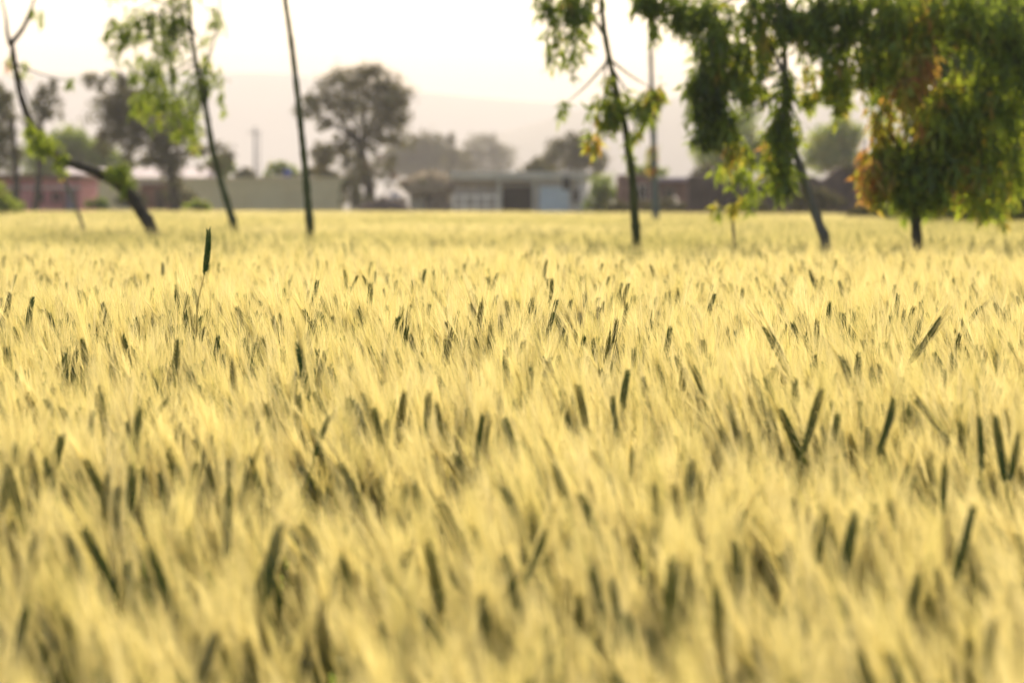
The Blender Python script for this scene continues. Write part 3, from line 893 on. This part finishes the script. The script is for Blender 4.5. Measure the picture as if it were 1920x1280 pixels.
back_tree("edge_tree", "dense green tree cut by the left edge above the pink house", "tree", 110, 28, .14,
          [(5, 180, 20, 26), (0, 230, 30, 40), (5, 290, 34, 40), (-50, 220, 60, 80)], 150, .18, .55, M['bark'], group=BG, fork=(22, 220))
back_tree("low_tree", "pale green low tree filling the space between the two taller trees on the left", "tree", 170, 140, .15,
          [(130, 270, 40, 30), (170, 290, 40, 30), (110, 305, 40, 22), (60, 300, 30, 30, .6), (210, 310, 40, 20)], 300, .22, .42, M['bark'], mat='leaf_green', group=BG)
back_tree("hazy_tree", "grey hazy rounded tree far behind, right of the round tree", "tree", 420, 800, .3,
          [(760, 290, 40, 24), (800, 280, 40, 30), (840, 300, 40, 22), (770, 310, 50, 20)], 300, .5, .55, M['bark'], group=BG)
back_tree("hazy_tree", "palest hazy tree far behind the flat roofed hut", "tree", 560, 905, .3,
          [(905, 275, 36, 22), (935, 290, 30, 24), (885, 300, 30, 20), (915, 315, 50, 14)], 150, .6, .55, M['bark'], group=BG)
back_tree("conifer_tree", "small pointed conifer between the two hazy trees", "tree", 380, 845, .16,
          [(845, 250, 5, 12), (845, 270, 10, 12), (846, 295, 16, 16), (862, 305, 24, 16, .7)], 160, .34, .4, M['bark'], group=BG)
back_tree("domed_tree", "dark green domed tree rising over the right half of the hut roof", "tree", 200, 1065, .25,
          [(1060, 285, 36, 26), (1035, 305, 36, 20), (1095, 290, 30, 30), (1070, 262, 24, 14, .7), (1100, 315, 40, 20), (1125, 285, 22, 24, .4)], 160, .26, .5, M['bark'], group=BG)
back_tree("olive_bush", "olive rounded bush leaning on the right side of the hut", "bush", 125, 1130, .10,
          [(1130, 355, 28, 26), (1150, 375, 26, 26), (1120, 385, 26, 20)], 200, .18, .42, M['bark'], mat='leaf_green', group="bushes at the field's edge")
back_tree("dark_bush", "dark bush at the foot of the round tree", "bush", 132, 665, .10,
          [(655, 365, 18, 26), (690, 385, 26, 14), (725, 380, 24, 18, .6)], 150, .18, .5, M['bark'], group="bushes at the field's edge")
back_tree("green_bush", "bright green bush at the left edge in front of the pink house", "bush", 85, 15, .06,
          [(5, 365, 24, 20), (22, 382, 24, 14), (-10, 385, 26, 24)], 160, .13, .6, M['bark'], mat='leaf_green', group="bushes at the field's edge")
back_tree("russet_bush", "reddish brown bush beside the thatched heap", "bush", 134, 745, .08,
          [(735, 335, 26, 16, .5), (700, 310, 22, 24, .3), (775, 345, 24, 12, .5)], 140, .16, .97, M['bark'], group="bushes at the field's edge")
back_tree("pale_tree", "pale yellow green hazy tree between the drooping and the bushy tree", "tree", 170, 1560, .2,
          [(1555, 270, 40, 30, .6), (1540, 300, 40, 24, .7), (1585, 250, 30, 34, .6), (1590, 300, 30, 24, .7)], 420, .24, .60, M['bark'], mat='leaf_green', group=BG)
back_tree("pale_tree", "pale green hazy tree behind the curtain of drooping foliage", "tree", 170, 1385, .2,
          [(1330, 290, 34, 26, .6), (1385, 240, 40, 36, .4), (1420, 290, 40, 30, .6), (1370, 300, 40, 20, .6)], 420, .24, .52, M['bark'], mat='leaf_green', group=BG)
back_tree("shade_tree", "massive dark tree behind the orange tinted tree at the right edge", "tree", 52, 1838, .20,
          [(1840, 110, 90, 70), (1760, 90, 60, 60, .8), (1690, 110, 44, 60, .7), (1650, 190, 22, 60, .8), (1900, 200, 70, 90), (1800, 230, 70, 70), (1860, 320, 70, 60), (1760, 340, 60, 50), (1700, 360, 44, 44, .8), (1740, 395, 60, 24), (1860, 395, 70, 26), (1950, 380, 60, 50), (1760, 20, 90, 50), (1900, 30, 90, 60), (2000, 200, 60, 150)],
          330, .13, .52, M['bark'], mat='leaf_green', group=BG, fork=(1832, 300), depthk=.6)

for bx, by, rx, ry, dd, tt, mt, lab in (
        (415, 310, 26, 24, 160, .36, 'leaf_green', "low green bush behind the khaki wall's left end"),
        (530, 318, 34, 14, 175, .44, 'leaf_green', "pale low bush behind the khaki wall near the blue tank"),
        (460, 325, 22, 10, 165, .45, 'leaf_dull', "small dark bush behind the khaki wall at the utility pole's foot"),
        (600, 322, 34, 16, 160, .45, 'leaf_dull', "dark bush behind the khaki wall left of the round tree"),
        (1010, 318, 34, 14, 175, .5, 'leaf_dull', "dark bush showing over the hut's cream roof"),
        (1215, 318, 34, 12, 150, .4, 'leaf_green', "low green bush behind the brick ruin"),
        (1330, 330, 36, 24, 125, .4, 'leaf_dull', "dull bush at the left end of the mud wall"),
        (1480, 330, 40, 22, 125, .4, 'leaf_green', "green bush behind the mud wall near the leaning pale trunk"),
        (1600, 335, 44, 30, 110, .3, 'leaf_dull', "dark bush behind the mud wall, left of the orange tinted tree"),
        (250, 372, 30, 14, 118, .4, 'leaf_dull', "dark bush at the crop's edge before the brick shed"),
        (185, 380, 20, 10, 112, .5, 'leaf_green', "small green bush at the crop's edge right of the pink house"),
        (375, 384, 26, 10, 105, .62, 'leaf_green', "bright low bush at the crop's edge below the weeping tree"),
        (1160, 388, 26, 10, 98, .4, 'leaf_dull', "small dark bush at the crop's edge beside the leaning young trunk"),
        (1440, 392, 40, 12, 88, .4, 'leaf_dull', "low dark bush in front of the mud wall, left of the pale trunk"),
        (1530, 375, 50, 26, 90, .3, 'leaf_dull', "dark bush in front of the mud wall, right of the leaning pale trunk"),
        (1240, 385, 44, 14, 100, .3, 'leaf_dull', "low dark bush before the brick ruin"),
        (1780, 385, 60, 34, 60, .25, 'leaf_green', "dark bush under the massive tree, right of the orange tinted tree's foot"),
        (1890, 390, 60, 34, 60, .3, 'leaf_green', "dark bush under the massive tree at the right edge"),
        (1680, 385, 50, 30, 62, .25, 'leaf_dull', "dark bush directly behind the orange tinted tree's trunk"),
        (1630, 400, 40, 14, 62, .32, 'leaf_dull', "low dark bush left of the orange tinted tree's foot")):
    back_tree("low_bush", lab, "bush", dd, bx, .05, [(bx - rx * .5, by + ry * .2, rx * .6, ry * .7), (bx + rx * .45, by + ry * .25, rx * .6, ry * .65), (bx, by, rx * .6, ry)],
              240, dd * .0015, tt, M['bark'], mat=mt, group="bushes at the field's edge")

# ------------------------------------------------------------------ buildings
B = {}
B['pink'] = solid("pink_plaster", (0.60, 0.24, 0.23), (0.70, 0.33, 0.32), 1.2, .85, .3)
B['khaki'] = solid("khaki_plaster", (0.68, 0.56, 0.31), (0.76, 0.64, 0.37), .7, .9, .3)
B['mauve'] = solid("mauve_sheet", (0.26, 0.20, 0.24), (0.36, 0.30, 0.34), .8, .7, .3)
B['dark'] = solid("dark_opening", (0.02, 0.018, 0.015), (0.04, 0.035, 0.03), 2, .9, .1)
B['white'] = solid("whitewash", (0.60, 0.56, 0.49), (0.76, 0.72, 0.64), 1.5, .85, .3)
B['grey'] = solid("grey_concrete", (0.38, 0.33, 0.27), (0.52, 0.46, 0.38), 1.0, .9, .4)
B['cream'] = solid("cream_plaster", (0.50, 0.45, 0.34), (0.62, 0.57, 0.43), 1.0, .9, .3)
B['bluedoor'] = solid("blue_grey_paint", (0.55, 0.63, 0.65), (0.68, 0.75, 0.76), 1.0, .5, .2)
B['thatch'] = solid("thatch", (0.22, 0.16, 0.09), (0.40, 0.31, 0.18), 3, .95, .8)
B['brick'] = solid("brick", (0.15, 0.08, 0.06), (0.26, 0.15, 0.11), 2.0, .9, .5)
B['mudbrick'] = solid("mud_brick", (0.085, 0.06, 0.05), (0.15, 0.105, 0.085), 1.2, .95, .5)
B['blue'] = solid("blue_plastic", (0.03, 0.06, 0.30), (0.05, 0.09, 0.38), 2, .4, .1)
B['cloth'] = solid("white_sheet", (0.42, 0.37, 0.33), (0.54, 0.48, 0.43), 1, .7, .3)
B['wood'] = solid("weathered_wood", (0.12, 0.09, 0.06), (0.22, 0.17, 0.12), 3, .9, .4)
B['pipe'] = solid("grey_metal", (0.16, 0.16, 0.17), (0.26, 0.26, 0.27), 3, .6, .2)


class Bld:
    """rectangular building placed by its photo extent at distance d"""
    def __init__(s, name, label, cat, d, x0, x1, group=None):
        s.d = d; s.k = d / FPX
        s.cx = ((x0 + x1) / 2 - 960) * s.k
        s.root = empty(name, (s.cx, d, 0)); tag(s.root, label, cat, group)

    def z(s, py): return P(960, py, s.d).z
    def x(s, px): return (px - 960) * s.k - s.cx

    def box(s, name, mat, x0, x1, ytop, ybot, y0, y1, bev=0.0, parent=None):
        """x by photo columns, height by photo rows (ybot None = ground), depth y0..y1 behind the front plane"""
        zt = s.z(ytop); zb = -0.05 if ybot is None else s.z(ybot)
        m = MB(); m.box(((s.x(x0) + s.x(x1)) / 2, (y0 + y1) / 2, (zt + zb) / 2), (abs(s.x(x1) - s.x(x0)), y1 - y0, zt - zb), bev=bev)
        o = m.obj(name, mat, s.root if parent is None else parent)
        return o

    def window(s, x0, x1, yt, yb, fmat, pmat, y=-.04, t=.05):
        zt, zb = s.z(yt), s.z(yb); X0, X1 = s.x(x0), s.x(x1)
        m = MB()
        m.box(((X0 + X1) / 2, y, zt + t / 2), (X1 - X0 + 2 * t, .1, t)); m.box(((X0 + X1) / 2, y - .02, zb - t / 2), (X1 - X0 + 2 * t + .06, .16, t))
        m.box((X0 - t / 2, y, (zt + zb) / 2), (t, .1, zt - zb)); m.box((X1 + t / 2, y, (zt + zb) / 2), (t, .1, zt - zb))
        m.box(((X0 + X1) / 2, y + .005, (zt + zb) / 2), (t * .7, .07, zt - zb))
        f = m.obj("window", fmat, s.root)
        p = MB(); p.box(((X0 + X1) / 2, y + .02, (zt + zb) / 2), (X1 - X0, .03, zt - zb)); p.obj("pane", pmat, f)
        return f

    def door(s, x0, x1, yt, fmat, pmat, y=-.04, t=.08):
        zt, zb = s.z(yt), 0.0; X0, X1 = s.x(x0), s.x(x1)
        m = MB()
        m.box(((X0 + X1) / 2, y + .02, zt / 2), (X1 - X0, .05, zt))
        for q in (.28, .72):
            m.box((X0 + (X1 - X0) * .25, y - .008, zt * q), ((X1 - X0) * .32, .03, zt * .32)); m.box((X0 + (X1 - X0) * .75, y - .008, zt * q), ((X1 - X0) * .32, .03, zt * .32))
        dd = m.obj("door", pmat, s.root)
        f = MB()
        f.box(((X0 + X1) / 2, y, zt + t / 2), (X1 - X0 + 2 * t, .12, t)); f.box((X0 - t / 2, y, zt / 2), (t, .12, zt)); f.box((X1 + t / 2, y, zt / 2), (t, .12, zt))
        f.obj("frame", fmat, dd)
        h = MB(); h.box((X0 + (X1 - X0) * .85, y - .04, 1.05), (.04, .06, .14)); h.obj("handle", B['pipe'], dd)
        return dd


# pink house
b = Bld("pink_house", "low pink house with dark windows and a red brown roof edge at the left edge", "house", 118, -60, 152)
b.box("wall", B['pink'], -60, 152, 335, None, 0, 5)
b.box("roof", B['brick'], -66, 158, 327, 334.8, -.3, 5.2, bev=.03)
b.box("ledge", B['white'], -60, 152, 351, 354, -.12, -.002)
b.window(66, 84, 360, 378, B['pink'], B['dark']); b.window(98, 116, 360, 378, B['pink'], B['dark']); b.window(8, 26, 358, 378, B['pink'], B['dark'])
b.door(126, 140, 358, B['brick'], B['mauve'])
# shed with mauve roof
b = Bld("shed", "long low shed with a mauve sheet roof behind the khaki wall", "shed", 150, 115, 385)
b.box("wall", B['cream'], 120, 380, 336, None, 0, 5)
m = MB()
X0, X1 = b.x(112), b.x(388); zr = b.z(334); zt = b.z(314)
m.add([(X0, -.4, zr), (X1, -.4, zr), (X1, 2.6, zt), (X0, 2.6, zt), (X0, 5.4, zr), (X1, 5.4, zr), (X0, -.4, zr - .08), (X1, -.4, zr - .08), (X1, 5.4, zr - .08), (X0, 5.4, zr - .08)],
      [(0, 1, 2, 3), (3, 2, 5, 4), (6, 7, 1, 0), (6, 9, 8, 7), (9, 4, 5, 8), (0, 3, 4, 9, 6), (1, 7, 8, 5, 2)])
m.obj("roof", B['mauve'], b.root)
b.window(200, 214, 350, 366, B['wood'], B['dark']); b.window(262, 276, 350, 366, B['wood'], B['dark'])
# khaki wall
b = Bld("boundary_wall", "long plain khaki plastered wall behind the bare trunk", "wall", 138, 150, 642)
b.box("panel", B['khaki'], 150, 642, 337, None, 0, .25)
b.box("coping", B['khaki'], 148, 644, 333, 336.9, -.06, .31)
for x in (152, 250, 348, 446, 544, 640):
    b.box("pier", B['khaki'], x - 5, x + 5, 336.95, None, -.10, -.002)
m = MB(); m.box((b.x(198), -1.2, b.z(372)), (.45, .25, 1.0)); 
# brick shed in front of the leafy tree
b = Bld("brick_shed", "small brick red shed half hidden behind the dark leafy tree", "shed", 128, 262, 320)
b.box("wall", B['brick'], 264, 318, 345, None, 0, 3)
b.box("roof", B['grey'], 260, 322, 340, 344.9, -.2, 3.2, bev=.03)
b.door(296, 308, 358, B['wood'], B['dark'])
# water tank
def tank(label, px, pyb, d, r_, h_, mat, roof_y):
    c = P(px, pyb, d)
    o = Vector((c.x, d + roof_y, c.z)); root = empty("water_tank", o); tag(root, label, "water tank")
    m = MB(); m.tube([(0, 0, 0), (0, 0, h_ * .3), (0, 0, h_ * .34), (0, 0, h_ * .6), (0, 0, h_ * .64), (0, 0, h_ * .8), (0, 0, h_ * .93)], [r_, r_, r_ * 1.04, r_ * 1.04, r_, r_, r_ * .5], 18)
    m.obj("body", mat, root, True)
    m = MB(); m.tube([(0, 0, h_ * .93), (0, 0, h_)], [r_ * .35, r_ * .33], 14); m.obj("lid", mat, root)
    m = MB(); m.tube([(r_ * .6, -r_ * .8, .1), (r_ * .8, -r_ * 1.2, .1), (r_ * .8, -r_ * 1.25, -.6)], [.03, .03, .03], 6); m.obj("pipe", B['pipe'], root)


b = Bld("pump_house", "flat roofed khaki pump house just showing over the wall, carrying the blue tank", "shed", 146, 490, 585)
b.box("wall", B['khaki'], 494, 582, 335, None, 0, 3)
b.box("roof", B['grey'], 490, 586, 331, 334.9, -.2, 3.2, bev=.03)
tank("round blue water tank on the pump house roof above the khaki wall", 537, 331, 146, .19, .42, B['blue'], 1.0)
# thatched heaps / huts
def heap(name, label, cat, px0, px1, ytop, d, mat, seed, group=None):
    s = d / FPX
    cx = ((px0 + px1) / 2 - 960) * s; rx = (px1 - px0) / 2 * s; H = P(960, ytop, d).z
    root = empty(name, (cx, d, 0)); tag(root, label, cat, group)
    m = MB(); nu, nv = 40, 12
    V = []
    for j in range(nv + 1):
        t = j / nv
        for i in range(nu):
            a = 2 * math.pi * i / nu
            wob = 1 + .22 * (float(vnoise(math.cos(a) * 2 + 9, math.sin(a) * 2 + t * 3, seed)) - .5)
            rr = math.cos(t * math.pi / 2) ** .6 if t < 1 else 0
            z = H * (t ** .9) * (1 + .12 * (float(vnoise(i * .5, j * .7, seed + 4)) - .5))
            V.append((rx * rr * wob * math.cos(a), rx * .6 * rr * wob * math.sin(a), z))
    F = [(j * nu + i, j * nu + (i + 1) % nu, (j + 1) * nu + (i + 1) % nu, (j + 1) * nu + i) for j in range(nv) for i in range(nu)]
    m.add(V, F); m.obj("mound", mat, root, True)
    # loose straw ends sticking out
    st = MB(); r = random.Random(seed)
    for k in range(260):
        i = r.randrange(len(V)); v = Vector(V[i]); 
        dr = Vector((v.x / rx + r.uniform(-.5, .5), r.uniform(-1, .2), r.uniform(-.2, .9))).normalized()
        e = v + dr * r.uniform(.15, .45)
        st.add([tuple(v), tuple(v + Vector((.03, 0, .02))), tuple(e)], [(0, 1, 2)])
    st.obj("straw", mat, root)
    return root


b = Bld("thatched_hut", "small cream hut under shaggy brown thatch, left of the flat roofed hut", "hut", 134, 765, 848)
b.box("wall", B['cream'], 768, 844, 352, None, 0, 2.4)
b.door(800, 812, 362, B['wood'], B['dark'])
m = MB(); tr = random.Random(3); nu, nv = 26, 8; V = []
x0, x1, ze, zt = b.x(756), b.x(856), b.z(356), b.z(320)
for j in range(nv + 1):
    for i in range(nu + 1):
        u, v = i / nu, j / nv
        hgt = math.sin(math.pi * v) ** .7 * math.sin(math.pi * (.06 + .88 * u)) ** .55
        V.append((x0 + (x1 - x0) * u, -.5 + 3.4 * v, ze + (zt - ze) * hgt + tr.uniform(-.07, .07)))
nn = len(V)
V += [(p[0], p[1], p[2] - .22) for p in V]
F = []
for j in range(nv):
    for i in range(nu):
        q = j * (nu + 1) + i
        F += [(q, q + 1, q + nu + 2, q + nu + 1), (nn + q, nn + q + nu + 1, nn + q + nu + 2, nn + q + 1)]
for i in range(nu): F += [(i, nn + i, nn + i + 1, i + 1)]
m.add(V, F)
for q in range(300):
    i = tr.randrange(nn); p = Vector(V[i]); e = p + Vector((tr.uniform(-.2, .2), tr.uniform(-.4, .1), tr.uniform(-.25, .2)))
    m.add([tuple(p), tuple(p + Vector((.03, 0, .03))), tuple(e)], [(0, 1, 2)])
m.obj("roof", B['thatch'], b.root)
heap("straw_heap", "tan straw heap left of the small thatched hut", "heap", 712, 770, 352, 131, B['thatch'], 4)
heap("brush_pile", "low dark brown brush pile at the field's edge left of the hut", "heap", 640, 800, 374, 124, B['mudbrick'], 6)
heap("brush_pile", "dark brown brush pile right of the white sheet, against the hut's low wall", "heap", 790, 862, 366, 124, B['wood'], 8)
# white sheet draped over poles
def sheet(label, px0, px1, yt, yb, d, seed):
    a = P(px0, yb, d); c = P(px1, yt, d)
    root = empty("tarpaulin", ((a.x + c.x) / 2, d, 0)); tag(root, label, "tarpaulin")
    wd = (c.x - a.x); zt, zb = c.z, a.z
    m = MB(); nu, nv = 22, 10; V = []
    for lay in (0, 1):
        for j in range(nv + 1):
            for i in range(nu + 1):
                u = i / nu; v = j / nv
                z = zb + (zt - zb) * math.sin(math.pi * u) ** .5 * (1 - v * .5) if v < .5 else zb + (zt - zb) * math.sin(math.pi * u) ** .5 * (.75 - (v - .5) * 1.3)
                z += .06 * math.sin(u * 21 + v * 3) + (float(vnoise(u * 5, v * 5, seed)) - .5) * .12
                V.append(((u - .5) * wd, .6 - v * 1.5, z - lay * .02))
    n1 = (nu + 1) * (nv + 1)
    F = []
    for lay in (0, 1):
        for j in range(nv):
            for i in range(nu):
                q = lay * n1 + j * (nu + 1) + i
                f = (q, q + 1, q + nu + 2, q + nu + 1)
                F.append(f if lay else f[::-1])
    m.add(V, F); m.obj("sheet", B['cloth'], root, True)
    for sx in (-1, 1):
        p = MB(); p.tube([(sx * wd * .36, 0, 0), (sx * wd * .36, 0, zb + (zt - zb) * .4)], [.04, .035], 6); p.obj("pole", B['wood'], root)


sheet("crumpled white sheet spread over a heap left of the hut", 722, 764, 352, 372, 126, 2)
sheet("small pale sheet lying on the brick ruin's rubble", 1252, 1276, 370, 386, 108, 5)
# middle hut
b = Bld("flat_roofed_hut", "flat roofed hut with a dark doorway and a pale blue gate", "house", 128, 846, 1104)
b.box("wall", B['grey'], 850, 1010, 338, None, 0, 4.5, bev=0)
b.box("side_wall", B['white'], 1010.3, 1100, 338, None, -.15, 4.4)
b.box("roof", B['cream'], 842, 1108, 323, 337.9, -.6, 5, bev=.05)
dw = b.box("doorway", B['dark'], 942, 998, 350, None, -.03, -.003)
b.door(1012, 1066, 349, B['white'], B['bluedoor'], y=-.22)
b.window(1074, 1084, 356, 376, B['grey'], B['dark'], y=-.2)
for x in (936, 1002):
    b.box("pillar", B['cream'], x - 4, x + 4, 338, None, -.5, -.2)
b.box("pillar", B['white'], 1086, 1099, 338, None, -.5, -.2)
# outhouse wing to the left
b = Bld("lean_to", "low grey lean to with an uneven roof joined to the hut's left side", "shed", 131, 812, 930)
b.box("wall", B['grey'], 850, 932, 345, None, 0, 3)
b.box("roof", B['mauve'], 845, 935, 333, 344.9, -.3, 3.2, bev=.05)
# low white fence
b = Bld("garden_fence", "low whitewashed fence with posts in front of the hut's left half", "fence", 120, 846, 936)
for i, x in enumerate((850, 870, 892, 912, 932)):
    b.box("post", B['white'], x - 2.4, x + 2.4, 364, None, -.08, .08, bev=.02)
b.box("rail", B['white'], 850, 932, 366, 371, .082, .14)
b.box("rail", B['white'], 850, 932, 386, 390, .082, .14)
# speaker box like object at the hut roof corner
b2 = Bld("tin_drum", "dark drum hanging under the hut roof above the pale gate", "drum", 126.8, 1054, 1070)
m = MB(); zc = P(960, 344, 126.8).z
m.tube([(0, 0, zc - .28), (0, 0, zc - .26), (0, 0, zc), (0, 0, zc + .26), (0, 0, zc + .28)], [.16, .18, .17, .18, .16], 14); m.obj("shell", B['dark'], b2.root, True)
m = MB(); m.tube([(0, 0, zc + .27), (0, .05, zc + .5)], [.015, .015], 5); m.obj("strap", B['pipe'], b2.root)
# brick ruin
b = Bld("brick_ruin", "reddish brown roofless brick building right of the olive bush", "house", 120, 1160, 1300)
b.box("wall", B['brick'], 1162, 1230, 328, None, 0, 4)
b.box("wall", B['brick'], 1230.3, 1298, 340, None, .1, 3.9)
b.box("roof", B['mauve'], 1226, 1302, 333, 339.9, -.2, 4.2, bev=.05)
b.window(1196, 1212, 348, 372, B['grey'], B['dark']); b.door(1246, 1262, 356, B['wood'], B['dark'], y=.04)
heap("rubble_heap", "pinkish rubble heap in front of the brick ruin", "heap", 1180, 1290, 376, 110, B['thatch'], 12)
# long dark wall at right
b = Bld("mud_wall", "long dark brown mud brick wall behind the drooping tree", "wall", 100, 1290, 1990)
zt = b.z(335)
m = MB(); n = 60; V = []; r = random.Random(5)
X = np.linspace(b.x(1290), b.x(1990), n)
for i, x in enumerate(X):
    top = zt + .16 * (float(vnoise(i * .2, 1, 3)) - .5) + .1 * r.uniform(-1, 1) + (0.35 if 22 < i < 26 else 0)
    V += [(x, 0, -.05), (x, 0, top), (x, .4, top + .02), (x, .4, -.05)]
F = []
for i in range(n - 1):
    a = i * 4
    F += [(a, a + 4, a + 5, a + 1), (a + 1, a + 5, a + 6, a + 2), (a + 2, a + 6, a + 7, a + 3)]
F += [(0, 1, 2, 3), tuple(4 * (n - 1) + q for q in (3, 2, 1, 0))]
m.add(V, F); m.obj("panel", B['mudbrick'], b.root)
m = MB()
for x in (1330, 1420, 1505, 1600, 1690, 1790):
    b.box("buttress", B['mudbrick'], x - 7, x + 7, 345, None, -.3, -.002)
# utility pole
for (px, lab, yt) in ((478, "utility pole with a crossarm above the khaki wall", 238), (486, "shorter thin pole just right of the utility pole", 250)):
    d = 240; top = P(px, yt, d)
    root = empty("utility_pole", (top.x, d, 0)); tag(root, lab, "pole", "poles above the khaki wall")
    m = MB(); m.tube([(0, 0, 0), (0, 0, top.z * .5), (0, 0, top.z)], [.13, .11, .08] if px == 478 else [.06, .05, .04], 8); m.obj("post", B['pipe'], root, True)
    if px == 478:
        m = MB(); m.box((0, -.1, top.z - .5), (1.1, .08, .1)); ca = m.obj("crossarm", B['pipe'], root)
        for q in (-.45, 0, .45):
            m = MB(); m.tube([(q, -.1, top.z - .45), (q, -.1, top.z - .38), (q, -.1, top.z - .3)], [.03, .05, .02], 8); m.obj("insulator", B['white'], ca)

# ------------------------------------------------------------------ green weeds in the crop and scrub at its far edge
wb = MB(); wr = random.Random(77)
spots = []
for k in range(46):
    px = wr.choice([wr.uniform(0, 420), wr.uniform(980, 1250), wr.uniform(1450, 1640), wr.uniform(0, 1920)])
    d = wr.uniform(17, 42)
    spots.append((px, d, wr.uniform(.12, .35), wr.randint(14, 40)))
spots += [(395, 60, .5, 60), (380, 60, .5, 60), (1150, 24, .3, 40), (1165, 22, .2, 30), (1600, 26, .3, 40), (1505, 23, .25, 30), (250, 34, .5, 50), (120, 30, .4, 40)]
for px, d, rr, n in spots:
    c = P(px, 400, d)
    for q in range(n):
        x = c.x + wr.gauss(0, rr * .5); y = d + wr.gauss(0, rr * .6)
        hgt = wr.uniform(.72, .95)
        az = wr.uniform(0, 6.28)
        blade(wb, (x, y, hgt - .25), az, wr.uniform(.16, .30), .012, wr.uniform(.3, 1.4), wr.uniform(.0, .35), 3)
        wb.tube([(x, y, 0), (x, y, hgt - .25)], [.003, .002], 3, .2, cap=False)
tag(wb.obj("weeds", M['blade']), "loose green weeds growing up through the wheat", "weeds", kind='stuff')
sb = MB()
for k in range(5200):
    px = wr.uniform(-150, 2070)
    e = float(np.interp(px, [-400, 0, 640, 1100, 1560, 1640, 1700, 2400], [150, 150, 125, 100, 80, 60, 46, 40]))
    d = e + abs(wr.gauss(0, 2.5)) + .5
    x = (px - 960) / FPX * d
    blade(sb, (x, d, 0), wr.uniform(0, 6.28), wr.uniform(.5, 1.15), .05, wr.uniform(.3, 1.3), wr.uniform(.0, .6), 3)
tag(sb.obj("verge_grass", M['blade']), "rough olive grass along the far edge of the crop", "grass", kind='stuff')

# ------------------------------------------------------------------ haze
hz = MB(); hz.box((0, 2450, 107), (7000, 5200, 216))
hv, hnt = new_mat("haze")
pv = hnt.nodes.new("ShaderNodeVolumePrincipled")
pv.inputs["Color"].default_value = (0.82, 0.80, 0.82, 1)
pv.inputs["Density"].default_value = 0.0005
pv.inputs["Anisotropy"].default_value = 0.1
ho = hnt.nodes.new("ShaderNodeOutputMaterial")
hnt.links.new(pv.outputs[0], ho.inputs["Volume"])
ob = hz.obj("haze", hv); tag(ob, "pale warm haze lying over the plain", "haze", kind='stuff')
